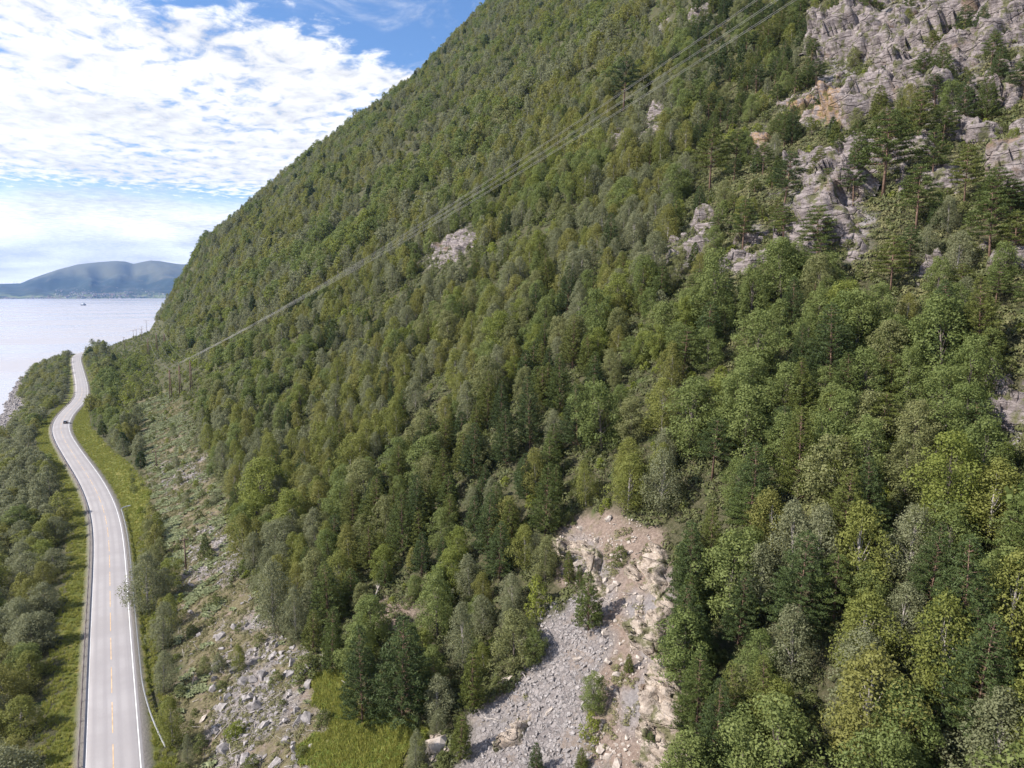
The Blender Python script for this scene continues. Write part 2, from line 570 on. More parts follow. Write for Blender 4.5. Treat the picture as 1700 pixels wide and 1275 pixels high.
def road_material():
    m, t, out = mat_new('worn_asphalt')
    b = t.new('ShaderNodeBsdfPrincipled')
    a = t.new('ShaderNodeAttribute', attribute_name='across')
    g = t.new('ShaderNodeNewGeometry')
    x = a.outputs['Fac']
    tracks = None
    for c in (-2.45, -0.95, 0.95, 2.45):
        d = t.math('ABSOLUTE', t.math('SUBTRACT', x, c))
        k = t.ss(d, 0.55, 0.1)
        tracks = k if tracks is None else t.math('ADD', tracks, k)
    n1 = t.noise(g.outputs['Position'], 0.13, 5, 0.6)
    n2 = t.noise(g.outputs['Position'], 9.0, 3, 0.7)
    mp = t.new('ShaderNodeMapping')
    mp.inputs['Scale'].default_value = (2.2, 0.05, 1)
    t.link(g.outputs['Position'], mp.inputs[0])
    n3 = t.noise(mp.outputs[0], 1.0, 4, 0.6)
    col = t.mix(t.ss(n1, 0.3, 0.7), (0.262, 0.241, 0.241), (0.312, 0.290, 0.289))
    col = t.mix(t.math('MULTIPLY', tracks, t.ss(n3, 0.2, 0.75, 0.25, 0.75)), col, (0.235, 0.215, 0.219))
    col = t.mix(t.math('MULTIPLY', t.ss(n2, 0.45, 0.75), 0.35), col, (0.17, 0.155, 0.16))
    t.link(col, b.inputs['Base Color'])
    b.inputs['Roughness'].default_value = 0.85
    t.link(b.outputs[0], out.inputs[0])
    return m


def ground_material():
    m, t, out = mat_new('mountain_ground')
    b = t.new('ShaderNodeBsdfPrincipled')
    g = t.new('ShaderNodeNewGeometry')
    pos = g.outputs['Position']
    a1 = t.new('ShaderNodeAttribute', attribute_name='cover')
    a2 = t.new('ShaderNodeAttribute', attribute_name='bare')
    s1 = t.new('ShaderNodeSeparateColor'); s2 = t.new('ShaderNodeSeparateColor')
    t.link(a1.outputs['Color'], s1.inputs[0]); t.link(a2.outputs['Color'], s2.inputs[0])
    nA = t.noise(pos, 0.35, 6, 0.65)
    nB = t.noise(pos, 2.2, 6, 0.7)
    nC = t.noise(pos, 9.0, 4, 0.7)
    nD = t.noise(pos, 0.09, 4, 0.6)
    floor_ = t.mix(t.ss(nB, 0.35, 0.65), (0.040, 0.042, 0.018), (0.095, 0.085, 0.050))
    floor_ = t.mix(t.ss(nA, 0.5, 0.7), floor_, (0.060, 0.080, 0.024))
    grass = t.mix(t.ss(nB, 0.3, 0.7), (0.070, 0.088, 0.018), (0.135, 0.135, 0.032))
    grass = t.mix(t.ss(nA, 0.48, 0.7), grass, (0.20, 0.172, 0.055))
    brack = t.mix(t.ss(nB, 0.35, 0.65), (0.095, 0.078, 0.045), (0.185, 0.160, 0.090))
    brack = t.mix(t.ss(nA, 0.52, 0.66), brack, (0.215, 0.165, 0.135))
    # loose stones: cells with dark joints
    vo = t.new('ShaderNodeTexVoronoi'); vo.inputs['Scale'].default_value = 1.7
    t.link(pos, vo.inputs['Vector'])
    ve = t.new('ShaderNodeTexVoronoi', feature='DISTANCE_TO_EDGE'); ve.inputs['Scale'].default_value = 1.7
    t.link(pos, ve.inputs['Vector'])
    sv = t.new('ShaderNodeSeparateColor'); t.link(vo.outputs['Color'], sv.inputs[0])
    stones = t.mix(sv.outputs[0], (0.175, 0.152, 0.146), (0.30, 0.268, 0.258))
    stones = t.mix(t.ss(ve.outputs['Distance'], 0.09, 0.0), stones, (0.115, 0.105, 0.103))
    stones = t.mix(t.ss(nA, 0.5, 0.72), stones, (0.21, 0.165, 0.135))
    dirt = t.mix(t.ss(nB, 0.3, 0.7), (0.135, 0.098, 0.078), (0.27, 0.205, 0.168))
    dirt = t.mix(t.ss(nC, 0.5, 0.75), dirt, (0.31, 0.255, 0.22))
    dirt = t.mix(t.ss(nA, 0.52, 0.74), dirt, (0.135, 0.125, 0.065))
    rock = t.mix(t.ss(nB, 0.3, 0.7), (0.16, 0.143, 0.14), (0.28, 0.255, 0.25))
    rock = t.mix(t.ss(nA, 0.5, 0.7), rock, (0.12, 0.10, 0.065))
    col = t.mix(s1.outputs[0], floor_, grass)
    col = t.mix(s1.outputs[1], col, brack)
    col = t.mix(s2.outputs[1], col, dirt)
    col = t.mix(s1.outputs[2], col, stones)
    col = t.mix(s2.outputs[0], col, rock)
    gravel = t.mix(t.ss(nC, 0.3, 0.7), (0.15, 0.135, 0.125), (0.27, 0.245, 0.235))
    col = t.mix(s2.outputs[2], col, gravel)
    t.link(col, b.inputs['Base Color'])
    b.inputs['Roughness'].default_value = 0.95
    b.inputs['Specular IOR Level'].default_value = 0.15
    bp = t.new('ShaderNodeBump')
    bp.inputs['Strength'].default_value = 0.9
    bp.inputs['Distance'].default_value = 0.5
    t.link(t.math('ADD', nB, t.math('MULTIPLY', nC, 0.35)), bp.inputs['Height'])
    t.link(bp.outputs[0], b.inputs['Normal'])
    t.link(b.outputs[0], out.inputs[0])
    return m


def rock_material(name, warm):
    m, t, out = mat_new(name)
    b = t.new('ShaderNodeBsdfPrincipled')
    g = t.new('ShaderNodeNewGeometry')
    pos = g.outputs['Position']
    mp = t.new('ShaderNodeMapping')
    mp.inputs['Rotation'].default_value = (R_(18), R_(-38), R_(12))
    mp.inputs['Scale'].default_value = (0.5, 0.35, 2.0)
    t.link(pos, mp.inputs[0])
    nS = t.noise(mp.outputs[0], 1.0, 7, 0.68)
    nA = t.noise(pos, 0.14, 5, 0.6)
    nB = t.noise(pos, 1.6, 7, 0.72)
    nC = t.noise(pos, 0.45, 5, 0.65)
    if warm:
        c = ((0.215, 0.170, 0.138), (0.44, 0.37, 0.31), (0.20, 0.135, 0.095))
    else:
        c = ((0.098, 0.080, 0.078), (0.275, 0.236, 0.230), (0.150, 0.100, 0.066))
    col = t.mix(t.ss(nS, 0.3, 0.68), c[0], c[1])
    col = t.mix(t.ss(nB, 0.56, 0.70), col, (0.055, 0.048, 0.046))
    col = t.mix(t.math('MULTIPLY', t.ss(nA, 0.57, 0.70), 0.75), col, c[2])
    if not warm:      # rust-stained, freshly broken part of the overhang
        ax = t.new('ShaderNodeAttribute', attribute_name='stain')
        col = t.mix(t.math('MULTIPLY', ax.outputs['Fac'], t.ss(nC, 0.38, 0.60)), col, (0.30, 0.185, 0.10))
    col = t.mix(t.math('MULTIPLY', t.ss(nC, 0.50, 0.62), 0.85), col, (0.080, 0.083, 0.030))
    t.link(col, b.inputs['Base Color'])
    b.inputs['Roughness'].default_value = 0.9
    b.inputs['Specular IOR Level'].default_value = 0.2
    bp = t.new('ShaderNodeBump')
    bp.inputs['Strength'].default_value = 1.0
    bp.inputs['Distance'].default_value = 0.6
    hh = t.math('ADD', t.math('MULTIPLY', nB, 0.6), t.math('MULTIPLY', nS, 0.15))
    for sc_, k_ in ((0.22, 0.5), (0.7, 0.12)):
        mq = t.new('ShaderNodeMapping')
        mq.inputs['Rotation'].default_value = (R_(18), R_(-38), R_(12))
        mq.inputs['Scale'].default_value = (1.0, 0.55, 1.7)
        t.link(pos, mq.inputs[0])
        vq = t.new('ShaderNodeTexVoronoi', feature='DISTANCE_TO_EDGE'); vq.inputs['Scale'].default_value = sc_
        t.link(mq.outputs[0], vq.inputs['Vector'])
        hh = t.math('ADD', hh, t.math('MULTIPLY', t.ss(vq.outputs['Distance'], 0.0, 0.05), k_))
    t.link(hh, bp.inputs['Height'])
    t.link(bp.outputs[0], b.inputs['Normal'])
    t.link(b.outputs[0], out.inputs[0])
    return m


def water_material():
    m, t, out = mat_new('fjord_water')
    b = t.new('ShaderNodeBsdfPrincipled')
    g = t.new('ShaderNodeNewGeometry')
    pos = g.outputs['Position']
    mp = t.new('ShaderNodeMapping')
    mp.inputs['Scale'].default_value = (0.0012, 0.0040, 1)
    mp.inputs['Rotation'].default_value = (0, 0, R_(12))
    t.link(pos, mp.inputs[0])
    lanes = t.noise(mp.outputs[0], 1.0, 4, 0.6)
    b.inputs['Base Color'].default_value = (0.36, 0.335, 0.345, 1)
    b.inputs['IOR'].default_value = 1.45
    b.inputs['Specular IOR Level'].default_value = 0.7
    t.link(t.ss(lanes, 0.38, 0.62, 0.16, 0.34), b.inputs['Roughness'])
    w1 = t.noise(pos, 0.22, 3, 0.6)
    w2 = t.noise(pos, 0.05, 2, 0.5)
    bp = t.new('ShaderNodeBump')
    bp.inputs['Strength'].default_value = 0.22
    bp.inputs['Distance'].default_value = 0.8
    t.link(t.math('ADD', w1, w2), bp.inputs['Height'])
    t.link(bp.outputs[0], b.inputs['Normal'])
    t.link(b.outputs[0], out.inputs[0])
    return m


# ------------------------------------------------------------------ ground
def rng_steps(*segs):
    out = []
    for a, b, s in segs:
        out.append(np.arange(a, b, s))
    return np.concatenate(out)


def grid_faces(nx, ny):
    i = np.arange(ny - 1)[:, None] * nx + np.arange(nx - 1)[None, :]
    return np.stack([i, i + 1, i + 1 + nx, i + nx], -1).reshape(-1, 4)


gx = rng_steps((-400, -130, 30), (-130, -60, 3), (-60, 60, 0.75), (60, 260, 1.3), (260, 760, 5), (760, 1200, 40))
gy = rng_steps((-300, -60, 20), (-60, 40, 4), (40, 250, 1.0), (250, 500, 2.0), (500, 960, 4), (960, 1500, 20))
GX, GY = np.meshgrid(gx, gy)
X1, Y1 = GX.ravel(), GY.ravel()
Z1 = H(X1, Y1)
PX, PY, PD = proj(X1, Y1, Z1)
jx = fbm(X1 / 4.5, Y1 / 4.5, octv=4, seed=401) * 32 * 130 / np.maximum(PD, 60)
jy = fbm(X1 / 4.5, Y1 / 4.5, octv=4, seed=411) * 32 * 130 / np.maximum(PD, 60)
front = PD > 20
qx, qy = PX + jx, PY + jy
k_clear = softpoly(qx, qy, CLEAR, 10) * front
k_brack = k_clear.copy()
k_talus = softpoly(qx, qy, TALUS, 12) * front * sstep(fbm(X1 / 4, Y1 / 4, octv=3, seed=77), -0.12, 0.20)
k_grass = softpoly(qx, qy, GRASSY, 12) * front
k_scree = softpoly(qx, qy, SCREE, 10) * front
k_dirt = softpoly(qx, qy, DIRT, 10) * front
k_rock = softpoly(qx, qy, CLIFF + LEDGE, 14) * front
S1 = X1 - road_x(Y1)
vr = np.interp(Y1, [0, 200, 235, 420, 460, 900], [5.5, 6.0, 12.5, 11.5, 6.5, 5.5])
vl = np.interp(Y1, [0, 300, 340, 460, 900], [8.0, 7.5, 9.5, 7.5, 5.5])
jn = fbm(X1 / 2.5, Y1 / 4.0, octv=3, seed=91)
verge_m = ((S1 > 0) & (S1 < vr + jn * 1.5)) | ((S1 <= 0) & (-S1 < vl + jn * 1.6))
k_grass = np.maximum(k_grass, verge_m * (np.abs(S1) < 20))
k_gravel = (1 - sstep(np.abs(S1), 4.1, 5.0 + 0.3)) * (np.abs(S1) < 6)
beach = (1 - sstep(Z1, SEA + 2.0, SEA + 4.2)) * (X1 < -30)
k_talus = np.maximum(np.maximum(k_talus, beach), softpoly(qx, qy, SHORE, 6) * front * sstep(fbm(X1 / 9, Y1 / 9, octv=3, seed=79), -0.3, 0.1))
link_me = mesh_np('mountainside', np.stack([X1, Y1, Z1], 1), grid_faces(len(gx), len(gy)), mats=[ground_material()], smooth=True)
z0 = np.zeros_like(X1)
attr(link_me, 'cover', np.stack([k_grass, k_brack * (1 - k_grass), np.maximum(k_talus, k_scree) * (1 - verge_m), z0 + 1], 1), 'FLOAT_COLOR')
attr(link_me, 'bare', np.stack([k_rock, k_dirt, k_gravel, z0 + 1], 1), 'FLOAT_COLOR')
ground = link('hillside_ground', link_me, kind='structure')

# the sea floor side is closed by the water sheet, wide enough to reach the horizon
wx = np.array([-16000, -6000, -1500, -600, -300, -60, 300, 4000, 16000.0])
wy = np.array([-4000, -500, 200, 500, 900, 1600, 4000, 9000, 15500.0])
WX, WY = np.meshgrid(wx, wy)
water = link('fjord_water', mesh_np('fjord_water', np.stack([WX.ravel(), WY.ravel(), WX.ravel() * 0 + SEA], 1), grid_faces(len(wx), len(wy)), mats=[water_material()]), kind='structure')


# ------------------------------------------------------------------ rock faces (crags built as their own relief)
def rock_patch(name, polys, step, amp, size, mat, soft, lift, bounds, stain=None, hang=None, broken=None):
    xs = np.arange(bounds[0], bounds[1], step); ys = np.arange(bounds[2], bounds[3], step)
    A, B = np.meshgrid(xs, ys)
    x, y = A.ravel(), B.ravel()
    z = H(x, y)
    px, py, d = proj(x, y, z)
    sc = 200 / np.maximum(d, 50)
    px = px + fbm(x / 5, y / 5, octv=3, seed=141) * 16 * sc
    py = py + fbm(x / 5, y / 5, octv=3, seed=157) * 16 * sc
    m = softpoly(px, py, polys, soft)
    m[d < 20] = 0
    if broken is not None:
        m = m * sstep(fbm((x * 0.8 + z * 0.5) / 9, y / 14, octv=4, seed=231), broken, broken + 0.22)
    p = np.stack([x, y, z], 1)
    rp = p @ np.array([[0.80, 0.1, 0.59], [-0.12, 0.99, 0.0], [-0.59, -0.07, 0.80]]).T
    ln = np.array([1.0, 1.5, 0.55])
    d1 = blocks(rp / ln, size, 5) * amp
    d2 = blocks(rp / ln, size * 0.36, 15) * amp * 0.46
    d3 = fbm(x / 1.3, y / 1.3, z / 1.3, octv=3, seed=61) * amp * 0.10
    g = fbm(x / 9, y / 9, z / 9, octv=2, seed=67)
    out = np.array([-0.70, -0.12, 0.70])
    sc_ = rp[:, 2] * 0.30 + fbm(x / 11, y / 11, z / 11, octv=2, seed=63) * 0.8
    saw = (sc_ - np.floor(sc_)); stair = np.where(saw < 0.8, saw / 0.8, (1 - saw) / 0.2) - 0.5
    s2_ = rp[:, 0] * 0.17 + rp[:, 1] * 0.13 + fbm(x / 9, y / 9, z / 9, octv=2, seed=65) * 0.8
    saw2 = s2_ - np.floor(s2_); stair2 = np.where(saw2 < 0.85, saw2 / 0.85, (1 - saw2) / 0.15) - 0.5
    d3 = d3 + (stair * 0.22 + stair2 * 0.6) * amp * 0.8
    disp = (m - 0.42) * lift + (d1 + d2 + d3) * (0.3 + 0.7 * m) + g * amp * 0.7
    if hang:
        for hp, hv in hang:
            disp = disp + softpoly(px, py, [hp], 17) * hv
    v = p + out[None, :] * disp[:, None]
    nx = len(xs)
    f = grid_faces(nx, len(ys))
    keep = m[f].max(1) > 0.05
    f = f[keep]
    used = np.unique(f)
    remap = np.full(len(v), -1); remap[used] = np.arange(len(used))
    me = mesh_np(name, v[used], remap[f], mats=[mat])
    if stain is not None:
        attr(me, 'stain', softpoly(px, py, [stain], 10)[used])
    return link(name, me, kind='structure')


M['cliff'] = rock_material('grey_cliff_rock', False)
M['ledge'] = rock_material('pale_broken_rock', True)


def bounds_of(polys, pad=8):
    pts = []
    for poly in polys:
        for a, b in poly:
            h = hit(min(max(a, -60), 1790), b)
            if h is not None:
                pts.append(h)
    pts = np.array(pts)
    return pts[:, 0].min() - pad, pts[:, 0].max() + pad, pts[:, 1].min() - pad, pts[:, 1].max() + pad


HANG = [([(1352, 62), (1400, 45), (1490, 50), (1500, 90), (1440, 98), (1352, 104)], 3.2), ([(1350, 104), (1440, 98), (1476, 104), (1462, 140), (1420, 160), (1395, 185), (1352, 150)], -5.0)]
STAIN = [(1352, 150), (1400, 130), (1412, 180), (1390, 215), (1340, 205), (1250, 275), (1240, 230)]
for k, poly in enumerate(CLIFF):
    bb = bounds_of([poly])
    big_ = k in (0, 1)
    far_ = k in (7, 11, 12, 14)
    rock_patch('cliff_face', [poly], 0.42 if not far_ else 0.7, 4.4 if big_ else 2.3, 8.5 if big_ else 4.5, M['cliff'], 12, 4.2 if big_ else 3.0, bb, STAIN, HANG if k == 0 else None)
CRAG = [(1210, 470), (1290, 300), (1300, 215), (1380, 40), (1560, -60), (1780, -60), (1780, 430), (1640, 470), (1420, 480), (1300, 500)]
rock_patch('broken_crags', [CRAG], 0.45, 2.4, 5.0, M['cliff'], 16, 3.4, bounds_of([CRAG]), None, None, 0.17)
rock_patch('slide_crags', [[(1035, 905), (1112, 930), (1120, 1300), (1040, 1300), (1055, 1180), (1075, 1110), (1040, 1040)]], 0.2, 1.5, 2.4, M['ledge'], 12, 2.8, bounds_of([DIRT[0]], 4), None, None, -0.38)
for poly in LEDGE:
    rock_patch('rock_ledge', [poly], 0.2, 1.05, 2.2, M['ledge'], 9, 2.0, bounds_of([poly], 4))

# ------------------------------------------------------------------ road
ry = np.arange(-60, 960, 2.0)
rxs = road_x(ry)
tx = np.gradient(rxs, ry)
nrm = np.stack([np.ones_like(tx), -tx], 1) / np.sqrt(1 + tx ** 2)[:, None]
cen = np.stack([rxs, ry], 1)


def strip(offs, z, a=0, b=None):
    """ribbon that follows the road; OFFS in metres from its middle"""
    b = len(ry) if b is None else b
    k = len(offs)
    vs = []
    for j, o in enumerate(offs):
        p = cen[a:b] + nrm[a:b] * o
        vs.append(np.column_stack([p, np.full(b - a, z[j] if hasattr(z, '__len__') else z)]))
    vs = np.stack(vs, 1).reshape(-1, 3)
    return vs, grid_faces(k, b - a)


offs = [-4.1, -3.55, -2.45, -1.7, -0.95, 0, 0.95, 1.7, 2.45, 3.55, 4.1]
zs = [-0.40, 0.0, 0.03, 0.04, 0.045, 0.06, 0.045, 0.04, 0.03, 0.0, -0.35]
vs, fs = strip(offs, zs)
me = mesh_np('road', vs, fs, mats=[road_material()], smooth=True)
attr(me, 'across', np.tile(np.array(offs), len(ry)))
road = link('road', me, kind='structure')
for o in (-3.28, 3.28):
    vs, fs = strip([o - (0.025 if o < 0 else 0.055), o + (0.025 if o < 0 else 0.055)], 0.0225)
    link('edge_line', mesh_np('edge_line', vs, fs, mats=[M['white_line']]), road)
arc = np.concatenate([[0], np.cumsum(np.hypot(np.diff(rxs), np.diff(ry)))])
for k in range(46):
    s0 = 64 + k * 12.0
    ss_ = np.linspace(s0, s0 + 9.0, 6)
    yy = np.interp(ss_, arc, ry); xx = np.interp(ss_, arc, rxs)
    t_ = np.interp(yy, ry, tx)
    nn = np.stack([np.ones_like(t_), -t_], 1) / np.sqrt(1 + t_ ** 2)[:, None]
    c_ = np.stack([xx, yy], 1)
    vv = np.stack([np.column_stack([c_ - nn * 0.06, np.full(6, 0.066)]), np.column_stack([c_ + nn * 0.06, np.full(6, 0.066)])], 1).reshape(-1, 3)
    link('centre_dash', mesh_np('centre_dash', vv, grid_faces(2, 6), mats=[M['orange_line']]), road)


# guard rails: a W-beam on posts, both ends bent
def guardrail(pts, label, mat, spacing=4.0):
    root = link('guardrail', None, loc=pts[0], label=label, category='guardrail')
    base = Vector(pts[0])
    P = [Vector(p) - base for p in pts]
    mb = MB()
    prof = [(-0.03, 0.42), (0.05, 0.48), (0.0, 0.55), (0.0, 0.59), (0.05, 0.66), (-0.03, 0.74), (-0.05, 0.74), (-0.05, 0.42)]
    n = len(P)
    for i, p in enumerate(P):
        d = (P[min(i + 1, n - 1)] - P[max(i - 1, 0)]); d.z = 0; d.normalize()
        sidev = Vector((d.y, -d.x, 0))
        for a_, h_ in prof:
            mb.v.append(tuple(p + sidev * a_ * 1.6 + Vector((0, 0, h_))))
    m = len(prof)
    for i in range(n - 1):
        for k in range(m):
            mb.f.append((i * m + k, i * m + (k + 1) % m, (i + 1) * m + (k + 1) % m, (i + 1) * m + k))
    mb.f.append(tuple(range(m))); mb.f.append(tuple((n - 1) * m + k for k in reversed(range(m))))
    mb.obj('rail', mat, root)
    pm = MB(); pm.box((0, 0, 0.15), (0.12, 0.12, 1.15)); pme = pm.mesh('rail_post', M['rail_post'])
    acc = 0.0
    for i in range(n - 1):
        seg = (P[i + 1] - P[i]).length
        acc += seg
        if acc >= spacing:
            acc = 0
            link('post', pme, root, loc=P[i + 1])
    return root


pts = []
for yv in np.arange(66, 522, 2.0):
    x_ = float(road_x(yv)); t_ = float(np.interp(yv, ry, tx)); q = math.sqrt(1 + t_ * t_)
    pts.append((x_ - 4.15 / q, yv + 4.15 * t_ / q, -0.02))
guardrail(pts, 'long weathered guardrail on fjord side of the road, round the bend', M['rail_worn'])
pts = []
for yv in np.arange(104.0, 232, 1.5):
    x_ = float(road_x(yv))
    flare = 4.4 + 2.1 * max(0, (128 - yv) / 24) ** 2
    fz = H(x_ + flare, yv)
    pts.append((x_ + flare, yv, max(-0.1, float(fz)) if flare > 5 else -0.02))
pts += [(float(road_x(233.5)) + 4.9, 233.2, 0.0), (float(road_x(233.5)) + 6.0, 233.8, 0.05), (float(road_x(233.5)) + 7.0, 234.0, 0.1)]
guardrail(pts, 'bright steel guardrail on uphill side of road, end flaring into grass', M['steel'])


# ------------------------------------------------------------------ far shore
def far_shore():
    prof = [(-260, 473), (-100, 470), (0, 471), (35, 470), (48, 464), (60, 459.5), (95, 447.5), (130, 438.5), (165, 434.8), (190, 433.0), (207, 433.6), (222, 438), (236, 434.5), (250, 432),
            (265, 433), (282, 436), (300, 438.6), (340, 437), (420, 445), (520, 452), (700, 465), (900, 476)]
    prof = np.array(prof, float)
    px = np.linspace(-250, 880, 260)
    py = np.interp(px, prof[:, 0], prof[:, 1])
    dep = np.linspace(0, 1, 40)
    V = []
    for k, s in enumerate(dep):
        D = 9300 + 2600 * s
        dx, dy, dz = ray(px, py)
        rr = np.hypot(dx, dy)
        ridge = CH + dz / rr * (D * 1.0)
        top = CH + dz / rr * 11900
        prof_s = np.clip(s / 1.0, 0, 1) ** 0.85
        x = dx / rr * D; y = dy / rr * D
        rel = fbm(x / 900, y / 900, octv=5, seed=71) * 300 * (s * (1 - s)) * 4 * 0.6 + np.abs(fbm(x / 400, y / 2600, octv=3, seed=73)) * -170 * (s * (1 - s)) * 4
        z = SEA - 2 + (top - SEA) * prof_s + rel * np.clip((top - SEA) / 400, 0, 1)
        lim = CH + dz / rr * D
        z = np.minimum(z, np.where(s < 1, lim - 2 + 4 * s, lim))
        V.append(np.stack([x, y, np.maximum(z, SEA - 4)], 1))
    dx, dy, dz = ray(px, py)
    rr = np.hypot(dx, dy)
    V.append(np.stack([dx / rr * 14500, dy / rr * 14500, px * 0 + SEA - 5], 1))
    V = np.concatenate(V)
    m, t, out = mat_new('far_mountain_moor')
    b = t.new('ShaderNodeBsdfPrincipled')
    g = t.new('ShaderNodeNewGeometry')
    n1 = t.noise(g.outputs['Position'], 0.0016, 7, 0.62)
    n2 = t.noise(g.outputs['Position'], 0.006, 5, 0.65)
    sp = t.new('ShaderNodeSeparateXYZ'); t.link(g.outputs['Position'], sp.inputs[0])
    hgt = t.math('ADD', sp.outputs[2], t.math('MULTIPLY_ADD', n1, 340, -170))
    col = t.mix(t.ss(hgt, 190, 330), (0.014, 0.026, 0.020), (0.085, 0.085, 0.055))
    col = t.mix(t.ss(n2, 0.55, 0.72), col, (0.095, 0.085, 0.065))
    fld = t.math('MULTIPLY', t.ss(sp.outputs[2], 70, 15), t.ss(n2, 0.45, 0.6))
    col = t.mix(fld, col, (0.14, 0.16, 0.07))
    t.link(col, b.inputs['Base Color'])
    b.inputs['Roughness'].default_value = 1.0
    t.link(b.outputs[0], out.inputs[0])
    link('far_mountain', mesh_np('far_mountain', V, grid_faces(len(px), 41), mats=[m], smooth=True), kind='structure')
    # the town along the far shore: a few hundred roofs of a pixel or two
    wall = principled('town_wall', (0.46, 0.455, 0.44), 0.8, 0.2, 0.05)
    roof = principled('town_roof', (0.20, 0.12, 0.11), 0.8, 0.4, 0.05)
    wb = MB(); rb = MB()
    r = random.Random(4)
    for k in range(420):
        a = r.choice([r.gauss(150, 55), r.gauss(120, 30), r.uniform(0, 290), r.gauss(190, 25)])
        if not -30 < a < 300:
            continue
        s = abs(r.gauss(0, 0.11)) * (1.0 if 90 < a < 240 else 0.55)
        kx = (a + 250) / 1130 * 259
        row = s * 39
        i0, j0 = int(row), int(kx)
        p = V[i0 * 260 + j0] * (1 - (row - i0)) + V[(i0 + 1) * 260 + j0] * (row - i0)
        p = p + np.array([r.uniform(-8, 8), r.uniform(-10, 10), 0])
        big__ = r.random() < 0.12
        w, d, h = (r.uniform(20, 38), r.uniform(12, 18), r.uniform(7, 11)) if big__ else (r.uniform(8, 12), r.uniform(7, 9), r.uniform(4.5, 6.5))
        rz = r.uniform(-0.5, 0.5)
        z = max(p[2], SEA + 1)
        wb.box((p[0], p[1], z + h / 2), (w, d, h), rz)
        rb.box((p[0], p[1], z + h + 1.3), (w * 1.05, d * 1.1, 2.6), rz, 0.96, 0.05)
    tw = wb.obj('shore_town', wall, kind='stuff', label='scatter of pale houses along the far shore')
    rb.obj('town_roofs', roof, tw)


far_shore()


# ------------------------------------------------------------------ tree prototypes
def leaves(c, n, size, aspect, tint, rng, jit=0.7, droop=0.0):
    """one small four-cornered face per entry, facing roughly along n"""
    k = len(c)
    n = n + rng.normal(0, jit, (k, 3))
    n /= np.linalg.norm(n, axis=1)[:, None] + 1e-9
    r = rng.normal(0, 1, (k, 3)); r[:, 2] -= droop
    a = np.cross(n, r); a /= np.linalg.norm(a, axis=1)[:, None] + 1e-9
    b = np.cross(n, a)
    L = size[:, None]
    w = L * aspect
    vs = np.stack([c - b * L, c + a * w + n * w * 0.25, c + b * L, c - a * w + n * w * 0.25], 1).reshape(-1, 3)
    f = np.arange(k * 4).reshape(-1, 4)
    return vs, f, np.repeat(tint, 4)


